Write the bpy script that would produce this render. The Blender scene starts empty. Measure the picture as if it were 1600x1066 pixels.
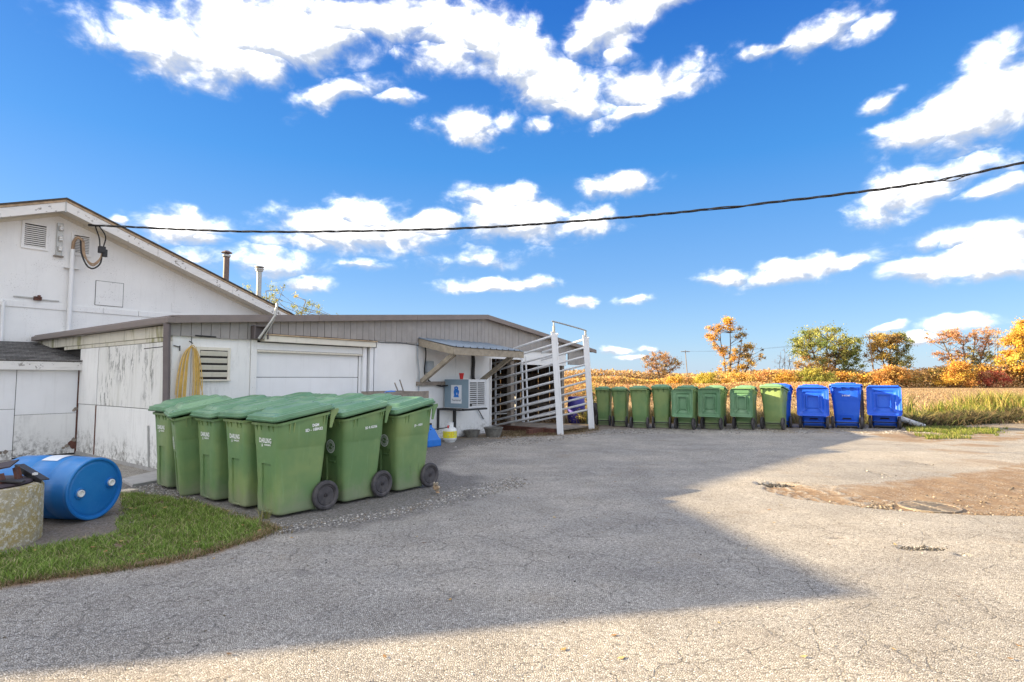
import bpy, bmesh, math, random
import numpy as np
from math import sin, cos, pi, radians
from mathutils import Vector, Matrix

random.seed(11)
rng = np.random.default_rng(11)
scene = bpy.context.scene
col = scene.collection

# ------------------------------------------------------------------ camera
cam_data = bpy.data.cameras.new("camera")
cam = bpy.data.objects.new("camera", cam_data)
col.objects.link(cam)
cam.location = (0, 0, 1.45)
cam.rotation_euler = (radians(90 + 3.771), 0, 0)
cam_data.sensor_width = 36.0
cam_data.lens = 19.8
cam_data.clip_start = 0.05
cam_data.clip_end = 5000
scene.camera = cam

# ------------------------------------------------------------------ light and exposure
SUN_EL = 18.3
SUN_DX, SUN_DY = -0.997, 0.077          # where the sun stands, in plan
SUN_STRENGTH = 5.0
SKY_STRENGTH = 0.15
EXPOSURE = 1.8
vs = scene.view_settings
vs.view_transform = 'Standard'
vs.look = 'None'
vs.exposure = EXPOSURE
vs.gamma = 1.0
vs.use_curve_mapping = False
scene.render.engine = 'CYCLES'
scene.cycles.use_denoising = True
try:
    scene.cycles.denoiser = 'OPENIMAGEDENOISE'
    scene.cycles.denoising_input_passes = 'RGB_ALBEDO_NORMAL'
    scene.cycles.denoising_prefilter = 'ACCURATE'
except Exception:
    pass
scene.cycles.max_bounces = 6
scene.cycles.diffuse_bounces = 3
scene.cycles.transparent_max_bounces = 8

sun_data = bpy.data.lights.new("sun", 'SUN')
sun_data.energy = SUN_STRENGTH
sun_data.angle = radians(0.40)
sun_data.color = (1.0, 0.79, 0.49)
sun = bpy.data.objects.new("sun", sun_data)
col.objects.link(sun)
_e = radians(SUN_EL)
_d = Vector((-SUN_DX * cos(_e), -SUN_DY * cos(_e), -sin(_e)))
sun.rotation_euler = _d.to_track_quat('-Z', 'Y').to_euler()
sun.location = (-30, 2, 12)


class NT:
    """short hand for building node trees"""
    def __init__(s, tree):
        s.t = tree
        s.t.nodes.clear()

    def put(s, sock, val):
        if isinstance(val, bpy.types.NodeSocket):
            s.t.links.new(val, sock)
        elif val is not None:
            if hasattr(sock, 'default_value'):
                dv = sock.default_value
                if hasattr(dv, '__len__') and not isinstance(val, (tuple, list)):
                    val = (val,) * len(dv)
                if hasattr(dv, '__len__') and len(dv) == 4 and len(val) == 3:
                    val = (*val, 1.0)
                sock.default_value = val

    def node(s, typ, ins=None, **props):
        n = s.t.nodes.new(typ)
        for k, v in props.items():
            setattr(n, k, v)
        for k, v in (ins or {}).items():
            s.put(n.inputs[k], v)
        return n

    def math(s, op, a, b=None, c=None, clamp=False):
        n = s.node('ShaderNodeMath', operation=op, use_clamp=clamp)
        s.put(n.inputs[0], a)
        if b is not None: s.put(n.inputs[1], b)
        if c is not None: s.put(n.inputs[2], c)
        return n.outputs[0]

    def vmath(s, op, a, b=None, scale=None):
        n = s.node('ShaderNodeVectorMath', operation=op)
        s.put(n.inputs[0], a)
        if b is not None: s.put(n.inputs[1], b)
        if scale is not None: s.put(n.inputs['Scale'], scale)
        return n.outputs['Value'] if op in ('LENGTH', 'DOT_PRODUCT', 'DISTANCE') else n.outputs[0]

    def mix(s, fac, a, b, blend='MIX'):
        n = s.node('ShaderNodeMix', data_type='RGBA', blend_type=blend)
        s.put(n.inputs[0], fac); s.put(n.inputs[6], a); s.put(n.inputs[7], b)
        return n.outputs[2]

    def ss(s, x, lo, hi, a=0.0, b=1.0):
        n = s.node('ShaderNodeMapRange', interpolation_type='SMOOTHSTEP')
        s.put(n.inputs[0], x)
        for i, v in enumerate((lo, hi, a, b)):
            s.put(n.inputs[i + 1], v)
        return n.outputs[0]

    def noise(s, vec, scale, detail=4.0, rough=0.55, dist=0.0, dim='3D', out=0):
        n = s.node('ShaderNodeTexNoise', noise_dimensions=dim)
        s.put(n.inputs['Vector'], vec); s.put(n.inputs['Scale'], scale)
        s.put(n.inputs['Detail'], detail); s.put(n.inputs['Roughness'], rough)
        s.put(n.inputs['Distortion'], dist)
        return n.outputs[out]

    def voro(s, vec, scale, feature='F1', out=0, rnd=1.0, dim='3D'):
        n = s.node('ShaderNodeTexVoronoi', feature=feature, voronoi_dimensions=dim)
        s.put(n.inputs['Vector'], vec); s.put(n.inputs['Scale'], scale)
        s.put(n.inputs['Randomness'], rnd)
        return n.outputs[out]

    def ramp(s, fac, stops):
        n = s.node('ShaderNodeValToRGB')
        cr = n.color_ramp
        while len(cr.elements) < len(stops):
            cr.elements.new(0.5)
        for e, (p, c) in zip(cr.elements, stops):
            e.position = p
            e.color = (*c, 1) if len(c) == 3 else c
        s.put(n.inputs[0], fac)
        return n.outputs[0]

    def scalev(s, vec, sc):
        n = s.node('ShaderNodeMapping')
        s.put(n.inputs['Vector'], vec); s.put(n.inputs['Scale'], sc)
        return n.outputs[0]


# ------------------------------------------------------------------ world: Nishita sky with fair-weather clouds at infinity
CLOUDS = [(-0.442,0.523,0.1933,0.0513,12,1),
          (-0.541,0.476,0.0953,0.0393,5,1),
          (-0.597,0.482,0.0607,0.0252,0,0.8),
          (-0.454,0.48,0.0808,0.0291,10,1),
          (-0.266,0.575,0.1875,0.0284,8,1),
          (-0.361,0.529,0.124,0.0306,18,1),
          (-0.094,0.57,0.1289,0.039,0,0.9),
          (-0.129,0.533,0.0927,0.0314,0,0.8),
          (0.0,0.532,0.1001,0.0453,-20,1),
          (0.059,0.495,0.0995,0.045,-25,1),
          (0.17,0.57,0.0747,0.0361,20,1),
          (0.233,0.591,0.0954,0.0248,10,1),
          (0.242,0.481,0.1217,0.0295,5,0.9),
          (0.307,0.477,0.064,0.02,0,0.8),
          (0.105,0.453,0.081,0.0194,-10,0.7),
          (0.202,0.441,0.0674,0.0116,15,0.5),
          (-0.296,0.466,0.0666,0.0166,20,0.6),
          (-0.206,0.468,0.0292,0.0094,0,0.6),
          (-0.076,0.431,0.0906,0.0247,0,0.8),
          (0.047,0.427,0.0175,0.0109,0,0.5),
          (0.19,0.531,0.0227,0.0125,0,0.4),
          (0.512,0.509,0.0763,0.0194,8,0.9),
          (0.446,0.505,0.0442,0.0084,5,0.7),
          (0.573,0.503,0.0284,0.011,0,0.7),
          (0.727,0.36,0.0882,0.0483,22,1),
          (0.649,0.348,0.0592,0.0301,0,1),
          (0.593,0.4,0.0306,0.0126,5,0.8),
          (0.615,0.261,0.071,0.0286,12,1),
          (0.683,0.277,0.0419,0.0169,12,0.7),
          (0.722,0.249,0.0313,0.0099,10,0.6),
          (0.67,0.157,0.0762,0.0212,0,1),
          (0.718,0.159,0.0456,0.0289,0,1),
          (0.71,0.189,0.063,0.017,3,0.9),
          (0.643,0.19,0.0295,0.0125,5,0.6),
          (0.477,0.168,0.0996,0.017,6,1),
          (0.367,0.168,0.05,0.0157,0,0.9),
          (-0.27,0.246,0.1339,0.0339,0,1),
          (-0.254,0.278,0.065,0.0284,0,1),
          (-0.353,0.226,0.0761,0.0187,0,0.8),
          (-0.16,0.265,0.0731,0.0237,10,0.9),
          (0.0,0.28,0.1098,0.038,0,1),
          (-0.017,0.305,0.0764,0.03,0,1),
          (0.115,0.269,0.0798,0.0238,5,0.9),
          (-0.532,0.227,0.0703,0.0286,0,1),
          (-0.496,0.215,0.0535,0.0176,0,0.8),
          (-0.618,0.232,0.0184,0.009,0,0.8),
          (0.189,0.336,0.0694,0.0197,6,1),
          (-0.034,0.164,0.0859,0.0146,3,1),
          (0.04,0.169,0.0343,0.0112,0,0.7),
          (0.134,0.134,0.0303,0.0112,0,0.9),
          (0.209,0.13,0.0285,0.0066,0,0.4),
          (-0.352,0.153,0.0424,0.0148,0,0.9),
          (-0.421,0.185,0.0718,0.0225,0,0.4),
          (-0.06,0.21,0.0688,0.0133,5,0.3),
          (-0.271,0.189,0.0341,0.0065,0,0.35),
          (0.175,0.051,0.0309,0.009,0,0.9),
          (0.202,0.037,0.0305,0.0067,0,0.8),
          (0.24,0.053,0.0161,0.0066,0,0.7),
          (0.591,0.079,0.022,0.0075,3,0.9),
          (0.678,0.078,0.0429,0.0097,2,0.9),
          (0.63,0.061,0.0238,0.0092,0,0.9)]
world = bpy.data.worlds.new("World")
scene.world = world
world.use_nodes = True
w = NT(world.node_tree)
sky = w.node('ShaderNodeTexSky', sky_type='NISHITA', sun_disc=False)
sky.sun_elevation = radians(SUN_EL)
sky.sun_rotation = math.atan2(SUN_DX, SUN_DY)
sky.altitude = 200
sky.air_density = 1.0
sky.dust_density = 0.6
sky.ozone_density = 2.5
tc = w.node('ShaderNodeTexCoord').outputs['Generated']
sep = w.node('ShaderNodeSeparateXYZ', {0: tc})
az = w.math('ARCTAN2', sep.outputs[0], sep.outputs[1])
el = w.math('ARCSINE', sep.outputs[2])
p0 = w.node('ShaderNodeCombineXYZ', {0: az, 1: el, 2: 0.0}).outputs[0]
warp = w.vmath('SUBTRACT', w.noise(w.scalev(p0, (5, 8, 1)), 1.0, 3, 0.55, out=1), (0.5, 0.5, 0.5))
warp2 = w.vmath('SUBTRACT', w.noise(w.scalev(p0, (20, 30, 1)), 1.0, 3, 0.6, out=1), (0.5, 0.5, 0.5))
pw = w.vmath('ADD', p0, w.vmath('MULTIPLY', warp, (0.10, 0.05, 0)))
pw = w.vmath('ADD', pw, w.vmath('MULTIPLY', warp2, (0.035, 0.022, 0)))
fld = None
yb = None
for (ca, ce, ra, re, ang, st) in CLOUDS:
    mp = w.node('ShaderNodeMapping', vector_type='TEXTURE')
    w.put(mp.inputs['Vector'], pw)
    mp.inputs['Location'].default_value = (ca, ce, 0)
    mp.inputs['Rotation'].default_value = (0, 0, radians(ang))
    mp.inputs['Scale'].default_value = (ra * 1.12, re * 1.12, 1)
    ln = w.vmath('LENGTH', mp.outputs[0])
    d = w.math('MULTIPLY_ADD', ln, -1.0, 0.0 + st)
    if st < 0.75:
        d = w.math('MULTIPLY', w.math('SUBTRACT', 1.0, ln), st)
    yl = w.node('ShaderNodeSeparateXYZ', {0: mp.outputs[0]}).outputs[1]
    if fld is None:
        fld, yb = d, yl
    else:
        yb = w.math('ADD', yb, w.math('MULTIPLY', w.math('GREATER_THAN', d, fld), w.math('SUBTRACT', yl, yb)))
        fld = w.math('MAXIMUM', fld, d)
# clouds elsewhere in the sky, out of view, thickened to raise the fill light
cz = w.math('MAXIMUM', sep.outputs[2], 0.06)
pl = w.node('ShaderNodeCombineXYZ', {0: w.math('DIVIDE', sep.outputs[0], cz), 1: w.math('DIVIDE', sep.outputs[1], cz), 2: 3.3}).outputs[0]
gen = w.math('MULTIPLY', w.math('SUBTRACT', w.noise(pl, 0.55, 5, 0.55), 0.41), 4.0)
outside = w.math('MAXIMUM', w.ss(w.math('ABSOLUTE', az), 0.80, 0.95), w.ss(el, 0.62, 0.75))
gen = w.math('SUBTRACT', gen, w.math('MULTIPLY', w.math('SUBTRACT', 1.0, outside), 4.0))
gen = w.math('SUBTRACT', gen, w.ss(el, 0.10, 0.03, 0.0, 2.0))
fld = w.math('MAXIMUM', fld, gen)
nv = w.scalev(p0, (16, 24, 1))
n1 = w.noise(nv, 1.0, 8, 0.57, 0.25)
nv2 = w.vmath('ADD', nv, (-0.22, 0.40, 0))
n2 = w.noise(nv2, 1.0, 8, 0.57, 0.25)
dens = w.math('ADD', fld, w.math('MULTIPLY', w.math('SUBTRACT', n1, 0.455), 1.75))
alpha = w.math('POWER', w.ss(dens, -0.30, 0.60), 1.9)
alpha = w.math('MULTIPLY', alpha, w.ss(el, 0.0, 0.03))
shade = w.math('ADD', 0.50, w.math('MULTIPLY', w.math('SUBTRACT', n1, n2), 2.6), clamp=True)
core = w.ss(dens, 0.2, 1.1)
shade = w.math('MULTIPLY_ADD', core, 0.35, shade, clamp=True)
shade = w.math('MULTIPLY_ADD', w.math('MULTIPLY', w.ss(yb, -0.75, 0.45, -0.55, 0.25), w.math('SUBTRACT', 1.0, outside)), 1.0, shade, clamp=True)
shade = w.math('POWER', shade, 1.3)
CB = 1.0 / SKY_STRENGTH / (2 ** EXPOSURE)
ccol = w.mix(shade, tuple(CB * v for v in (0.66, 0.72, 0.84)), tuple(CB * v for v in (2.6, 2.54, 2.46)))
skyc = w.node('ShaderNodeHueSaturation', {'Hue': 0.505, 'Saturation': 1.25, 'Value': 1.0, 'Color': sky.outputs[0]}).outputs[0]
def lin(*c):
    return tuple(((v / 255 + 0.055) / 1.055) ** 2.4 if v > 10 else v / 255 / 12.92 for v in c)
GR = 0.93
grad = w.ramp(w.ss(w.math('MAXIMUM', el, 0.0), 0.0, 1.5707, 0, 1) if False else w.math('DIVIDE', w.math('MAXIMUM', el, 0.0), 1.5708),
              [(0.0, lin(178, 208, 243)), (0.045, lin(152, 194, 240)), (0.11, lin(120, 174, 236)), (0.23, lin(66, 148, 228)), (0.38, lin(34, 110, 208)), (1.0, lin(24, 86, 186))])
grad = w.vmath('SCALE', grad, scale=GR / SKY_STRENGTH / (2 ** EXPOSURE))
skyc = w.mix(0.88, skyc, grad)
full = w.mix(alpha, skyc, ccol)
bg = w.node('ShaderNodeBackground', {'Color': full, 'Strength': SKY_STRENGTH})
wo = w.node('ShaderNodeOutputWorld')
w.t.links.new(bg.outputs[0], wo.inputs[0])


# ------------------------------------------------------------------ materials
MATS = {}


def new_mat(name):
    m = bpy.data.materials.new(name)
    m.use_nodes = True
    MATS[name] = m
    n = NT(m.node_tree)
    out = n.node('ShaderNodeOutputMaterial')
    b = n.node('ShaderNodeBsdfPrincipled')
    m.node_tree.links.new(b.outputs[0], out.inputs[0])
    return m, n, b


def obj_coord(n):
    return n.node('ShaderNodeTexCoord').outputs['Object']


def bump(n, b, h, strength=0.3, dist=0.01):
    bn = n.node('ShaderNodeBump', {'Strength': strength, 'Distance': dist, 'Height': h})
    n.put(b.inputs['Normal'], bn.outputs[0])


def simple(name, c, rough=0.6, var=0.12, scale=6.0, bmp=0.15, metal=0.0, spec=0.5, dirt=None, dirt_amt=0.3, rnd=0.0, bscale=60.0):
    """plain surface: base colour with soft mottling, fine grain relief and optional grime patches"""
    m, n, b = new_mat(name)
    oc = obj_coord(n)
    f = n.noise(oc, scale, 5, 0.6)
    c0 = tuple(v * (1 - var) for v in c); c1 = tuple(min(1, v * (1 + var)) for v in c)
    cc = n.mix(n.ss(f, 0.3, 0.7), c0, c1)
    if rnd:
        r = n.node('ShaderNodeObjectInfo').outputs['Random']
        cc = n.mix(1.0, cc, n.mix(r, (1 - rnd,) * 3, (1 + rnd,) * 3), 'MULTIPLY')
    if dirt:
        g = n.noise(oc, scale * 0.45, 6, 0.7)
        cc = n.mix(n.math('MULTIPLY', n.ss(g, 0.48, 0.68), dirt_amt), cc, dirt)
    n.put(b.inputs['Base Color'], cc)
    n.put(b.inputs['Roughness'], n.ss(f, 0.2, 0.8, max(0, rough - 0.08), min(1, rough + 0.08)))
    b.inputs['Metallic'].default_value = metal
    b.inputs['Specular IOR Level'].default_value = spec
    if bmp:
        bump(n, b, n.noise(oc, bscale, 4, 0.6), bmp, 0.004)
    return m


def painted(name, c=(0.74, 0.74, 0.72), grime=0.4, splash=0.0, chips=0.35, grain=(14, 14, 1.2), green=0.0, black=0.0, chipt=0.62, chs=34):
    """old white paint on board: streaks, grime, chips and, near the foot, splashed dirt"""
    m, n, b = new_mat(name)
    oc = obj_coord(n)
    st = n.noise(n.scalev(oc, grain), 1.0, 6, 0.65)
    bl = n.noise(oc, 1.3, 5, 0.6)
    cc = n.mix(n.ss(bl, 0.3, 0.7), tuple(v * 0.93 for v in c), c)
    cc = n.mix(n.math('MULTIPLY', n.ss(st, 0.5, 0.78), grime), cc, (0.34, 0.33, 0.29))
    fine = n.noise(oc, chs, 5, 0.7)
    big = n.noise(oc, 2.1, 3, 0.5)
    ch = n.math('MULTIPLY', n.ss(fine, chipt, chipt + 0.06), n.ss(big, chipt - 0.12, chipt + 0.04))
    cc = n.mix(n.math('MULTIPLY', ch, chips), cc, (0.20, 0.18, 0.155))
    z = n.node('ShaderNodeSeparateXYZ', {0: oc}).outputs[2]
    if splash:
        sn = n.noise(n.scalev(oc, (3, 3, 1.4)), 1.0, 6, 0.75)
        lv = n.math('ADD', n.math('MULTIPLY', z, -1.1), n.math('MULTIPLY', sn, 1.35))
        sp = n.math('MULTIPLY', n.ss(lv, 0.1, 0.75), n.ss(n.noise(oc, 11, 6, 0.8), 0.42, 0.62))
        cc = n.mix(n.math('MULTIPLY', sp, splash), cc, (0.13, 0.12, 0.105))
    if green:
        gn = n.noise(n.scalev(oc, (5, 5, 0.7)), 1.0, 5, 0.7)
        cc = n.mix(n.math('MULTIPLY', n.ss(gn, 0.5, 0.66), green), cc, (0.22, 0.21, 0.06))
    if black:
        kn = n.noise(n.scalev(oc, (7, 7, 2.2)), 1.0, 7, 0.8)
        pn = n.noise(n.vmath('ADD', oc, (3.1, 0, 1.7)), 1.0, 2, 0.5)
        cc = n.mix(n.math('MULTIPLY', n.math('MULTIPLY', n.ss(kn, 0.5, 0.58), n.ss(pn, 0.45, 0.62)), black), cc, (0.055, 0.055, 0.05))
    n.put(b.inputs['Base Color'], cc)
    b.inputs['Roughness'].default_value = 0.62
    b.inputs['Specular IOR Level'].default_value = 0.3
    hh = n.math('ADD', n.math('MULTIPLY', st, 0.6), n.math('MULTIPLY', fine, 0.5))
    hh = n.math('SUBTRACT', hh, n.math('MULTIPLY', ch, 0.6))
    bump(n, b, hh, 0.35, 0.006)
    return m


def attr_mat(name, rough=0.75, trans=0.0, gain=1.0):
    """colour from the mesh's own colour attribute (each leaf or blade its own tint)"""
    m = bpy.data.materials.new(name)
    m.use_nodes = True
    MATS[name] = m
    n = NT(m.node_tree)
    out = n.node('ShaderNodeOutputMaterial')
    a = n.node('ShaderNodeVertexColor', layer_name='tint').outputs[0]
    d = n.node('ShaderNodeBsdfPrincipled', {'Base Color': a, 'Roughness': rough, 'Specular IOR Level': 0.25})
    if trans:
        t = n.node('ShaderNodeBsdfTranslucent', {'Color': a})
        mx = n.node('ShaderNodeMixShader', {0: trans, 1: d.outputs[0], 2: t.outputs[0]})
        n.t.links.new(mx.outputs[0], out.inputs[0])
    else:
        n.t.links.new(d.outputs[0], out.inputs[0])
    return m


painted('white_wall_paint', (0.86, 0.87, 0.87), 0.12, 0.6, 0.4)
painted('white_panel_paint', (0.85, 0.85, 0.83), 0.22, 0.9, 0.6, black=0.12)
painted('stained_panel_paint', (0.80, 0.80, 0.77), 0.35, 0.9, 0.6, black=0.7, green=0.12)
painted('mossy_trim_paint', (0.68, 0.65, 0.55), 0.6, 0, 0.5, green=0.8)
painted('gable_paint', (0.86, 0.86, 0.84), 0.14, 0, 0.6, chipt=0.58)
painted('fascia_paint', (0.79, 0.78, 0.75), 0.35, 0, 0.95, grain=(2, 2, 14), chipt=0.56, chs=9)
painted('smooth_white_paint', (0.86, 0.87, 0.88), 0.12, 0, 0.1)
painted('cream_trim_paint', (0.74, 0.70, 0.60), 0.3, 0, 0.3)
painted('rail_paint', (0.77, 0.79, 0.82), 0.25, 0, 0.55, grain=(9, 9, 3))
simple('brown_metal_trim', (0.20, 0.165, 0.15), 0.5, 0.1, 4, 0.1)
simple('grey_siding', (0.33, 0.31, 0.295), 0.65, 0.08, 5, 0.15, dirt=(0.24, 0.225, 0.21), dirt_amt=0.3, rnd=0.04)
simple('brown_downspout', (0.15, 0.125, 0.125), 0.55, 0.1)
simple('asphalt_shingle', (0.165, 0.16, 0.155), 0.95, 0.25, 30, 0.7, rnd=0.25, spec=0.2)
simple('dark_shingle_edge', (0.07, 0.06, 0.05), 0.9, 0.3, 14, 0.4)
simple('tan_board', (0.46, 0.34, 0.22), 0.75, 0.2, 8, 0.3)
simple('dark_void', (0.02, 0.018, 0.016), 0.9, 0.2)
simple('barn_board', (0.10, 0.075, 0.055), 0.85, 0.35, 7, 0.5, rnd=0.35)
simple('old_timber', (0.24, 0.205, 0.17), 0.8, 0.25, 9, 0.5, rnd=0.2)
simple('brace_timber', (0.33, 0.285, 0.22), 0.8, 0.2, 9, 0.5, rnd=0.1)
simple('blue_grey_roof_metal', (0.20, 0.25, 0.31), 0.45, 0.12, 3, 0.05, spec=0.6)
simple('faded_bin_plastic', (0.21, 0.30, 0.12), 0.5, 0.08, 3, 0.08)
simple('tyre_rubber', (0.06, 0.055, 0.06), 0.7, 0.3, 14, 0.2, dirt=(0.12, 0.11, 0.10), dirt_amt=0.45)
simple('wheel_plastic', (0.035, 0.03, 0.033), 0.6, 0.3, 20, 0.2, dirt=(0.14, 0.13, 0.12), dirt_amt=0.6)
simple('axle_steel', (0.05, 0.05, 0.05), 0.45, 0.1, metal=0.6)
simple('white_print', (0.88, 0.90, 0.88), 0.5, 0.04, 40, 0)
simple('white_label', (0.72, 0.76, 0.80), 0.45, 0.06, 6, 0)
simple('white_cap', (0.80, 0.80, 0.78), 0.4, 0.05, 8, 0)
simple('yellow_hose', (0.72, 0.48, 0.13), 0.5, 0.12, 10, 0.05)
simple('grey_steel', (0.33, 0.37, 0.41), 0.45, 0.08, 6, 0.05, metal=0.3)
simple('heater_blue_grey', (0.22, 0.31, 0.38), 0.42, 0.06, 3, 0.05)
simple('heater_white', (0.55, 0.57, 0.59), 0.45, 0.06, 5, 0.05)
simple('black_steel', (0.018, 0.018, 0.02), 0.5, 0.1)
simple('cable_rubber', (0.012, 0.012, 0.013), 0.55, 0.2)
simple('tan_cable', (0.35, 0.24, 0.15), 0.6, 0.2)
simple('red_plastic', (0.62, 0.03, 0.03), 0.4, 0.05)
simple('emblem_blue', (0.01, 0.17, 0.62), 0.4, 0.05)
simple('dark_ink', (0.09, 0.12, 0.16), 0.6, 0.05, 6, 0)
simple('yellow_label', (0.80, 0.74, 0.03), 0.45, 0.04)
simple('label_blue_ink', (0.10, 0.30, 0.50), 0.5, 0.05)
simple('label_orange_ink', (0.75, 0.32, 0.04), 0.5, 0.05)
simple('tank_white', (0.78, 0.80, 0.80), 0.35, 0.05)
simple('tub_rubber', (0.17, 0.165, 0.15), 0.8, 0.25, 12, 0.4)
simple('rusty_iron', (0.12, 0.05, 0.035), 0.8, 0.4, 18, 0.5)
simple('dark_purple_iron', (0.055, 0.04, 0.048), 0.7, 0.3, 10, 0.3)
simple('galvanised', (0.42, 0.42, 0.40), 0.4, 0.12, 7, 0.1, metal=0.5)
simple('flue_brown', (0.16, 0.11, 0.095), 0.6, 0.2, 9, 0.1)
simple('concrete_slab', (0.36, 0.35, 0.34), 0.9, 0.12, 7, 0.5)
simple('bark', (0.12, 0.088, 0.062), 0.9, 0.3, 4, 0.4)
simple('pale_bark', (0.20, 0.165, 0.13), 0.9, 0.3, 4, 0.4)
simple('twig_wood', (0.28, 0.18, 0.12), 0.9, 0.35, 3, 0.3)
simple('pole_wood', (0.20, 0.165, 0.135), 0.9, 0.2, 3, 0.3)
simple('drain_iron', (0.19, 0.165, 0.135), 0.7, 0.2, 12, 0.3, dirt=(0.38, 0.27, 0.17), dirt_amt=0.8)
simple('pvc_grey', (0.50, 0.52, 0.55), 0.5, 0.08)
simple('straw_litter', (0.30, 0.22, 0.12), 0.95, 0.3, 25, 0.8)
simple('purple_plastic', (0.055, 0.045, 0.30), 0.45, 0.1)
simple('pale_blue_plastic', (0.30, 0.50, 0.60), 0.45, 0.15, 8)
simple('dry_leaf', (0.42, 0.30, 0.19), 0.9, 0.3, 30, 0.4)
simple('bleached_leaf', (0.62, 0.54, 0.44), 0.9, 0.2, 30, 0.3)
attr_mat('grass_blades', 0.6, 0.35)
attr_mat('tree_leaves', 0.8, 0.38)
attr_mat('stones', 0.9, 0.0)


def bin_plastic(name, c, faded, rough=0.42, dusty=0.0):
    """moulded plastic left outdoors: sun-faded patches, pale runs, scuffs and dust low down; differs on every bin"""
    m, n, b = new_mat(name)
    oc0 = obj_coord(n)
    r = n.node('ShaderNodeObjectInfo').outputs['Random']
    oc = n.vmath('ADD', oc0, n.node('ShaderNodeCombineXYZ', {0: n.math('MULTIPLY', r, 37.0), 1: n.math('MULTIPLY', r, 91.0), 2: 0.0}).outputs[0])
    z = n.node('ShaderNodeSeparateXYZ', {0: oc0}).outputs[2]
    cc = n.mix(n.math('MULTIPLY', n.ss(n.noise(oc, 1.4, 4, 0.55), 0.38, 0.68), 0.75), c, faded)
    cc = n.mix(1.0, cc, n.mix(r, (0.88, 0.90, 0.90), (1.10, 1.07, 1.05)), 'MULTIPLY')
    run = n.noise(n.scalev(oc, (26, 26, 1.3)), 1.0, 5, 0.65)
    cc = n.mix(n.math('MULTIPLY', n.ss(run, 0.56, 0.74), 0.22), cc, tuple(min(1, v * 1.5 + 0.10) for v in c))
    cc = n.mix(n.math('MULTIPLY', n.ss(n.noise(n.scalev(n.vmath('ADD', oc, (5, 3, 0)), (18, 18, 2.0)), 1.0, 5, 0.7), 0.60, 0.72), 0.35), cc, tuple(v * 0.5 for v in c))
    scuff = n.math('MULTIPLY', n.ss(n.noise(n.scalev(oc, (60, 60, 16)), 1.0, 4, 0.8), 0.66, 0.72), n.ss(n.noise(oc, 3.5, 3, 0.5), 0.5, 0.62))
    cc = n.mix(n.math('MULTIPLY', scuff, 0.5), cc, tuple(min(1, v * 1.6 + 0.16) for v in c))
    dust = n.math('MULTIPLY', n.ss(n.math('ADD', z, n.math('MULTIPLY', n.noise(oc, 6, 5, 0.7), -0.55)), 0.02, -0.28), dusty)
    cc = n.mix(dust, cc, (0.30, 0.27, 0.22))
    n.put(b.inputs['Base Color'], cc)
    n.put(b.inputs['Roughness'], n.ss(n.noise(oc, 5, 4, 0.6), 0.3, 0.7, rough - 0.06, rough + 0.16))
    bump(n, b, n.math('ADD', n.noise(oc, 160, 3, 0.6), n.math('MULTIPLY', n.noise(oc, 4, 2, 0.5), 3.0)), 0.12, 0.005)
bin_plastic('green_bin_plastic', (0.14, 0.255, 0.10), (0.27, 0.35, 0.13), dusty=0.45)
bin_plastic('green_lid_plastic', (0.12, 0.262, 0.14), (0.21, 0.36, 0.21), 0.32)
bin_plastic('blue_bin_plastic', (0.006, 0.10, 0.68), (0.02, 0.14, 0.74), 0.4)
bin_plastic('blue_drum_plastic', (0.006, 0.145, 0.47), (0.02, 0.21, 0.53), 0.36)


def lichen_concrete():
    m, n, b = new_mat('lichen_concrete')
    oc = obj_coord(n)
    c = n.mix(n.ss(n.noise(oc, 9, 6, 0.7), 0.35, 0.65), (0.27, 0.25, 0.19), (0.40, 0.37, 0.30))
    c = n.mix(n.ss(n.noise(oc, 5.0, 6, 0.78), 0.42, 0.56), n.mix(0.3, c, (0.36, 0.30, 0.16)), (0.36, 0.285, 0.12))
    c = n.mix(n.ss(n.noise(n.vmath('ADD', oc, (5, 2, 1)), 24, 6, 0.85), 0.52, 0.57), c, (0.58, 0.55, 0.48))
    c = n.mix(n.ss(n.noise(n.vmath('ADD', oc, (1, 8, 4)), 30, 4, 0.8), 0.62, 0.68), c, (0.12, 0.10, 0.06))
    n.put(b.inputs['Base Color'], c)
    b.inputs['Roughness'].default_value = 0.95
    bump(n, b, n.noise(oc, 40, 6, 0.7), 0.7, 0.01)
lichen_concrete()


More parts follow.
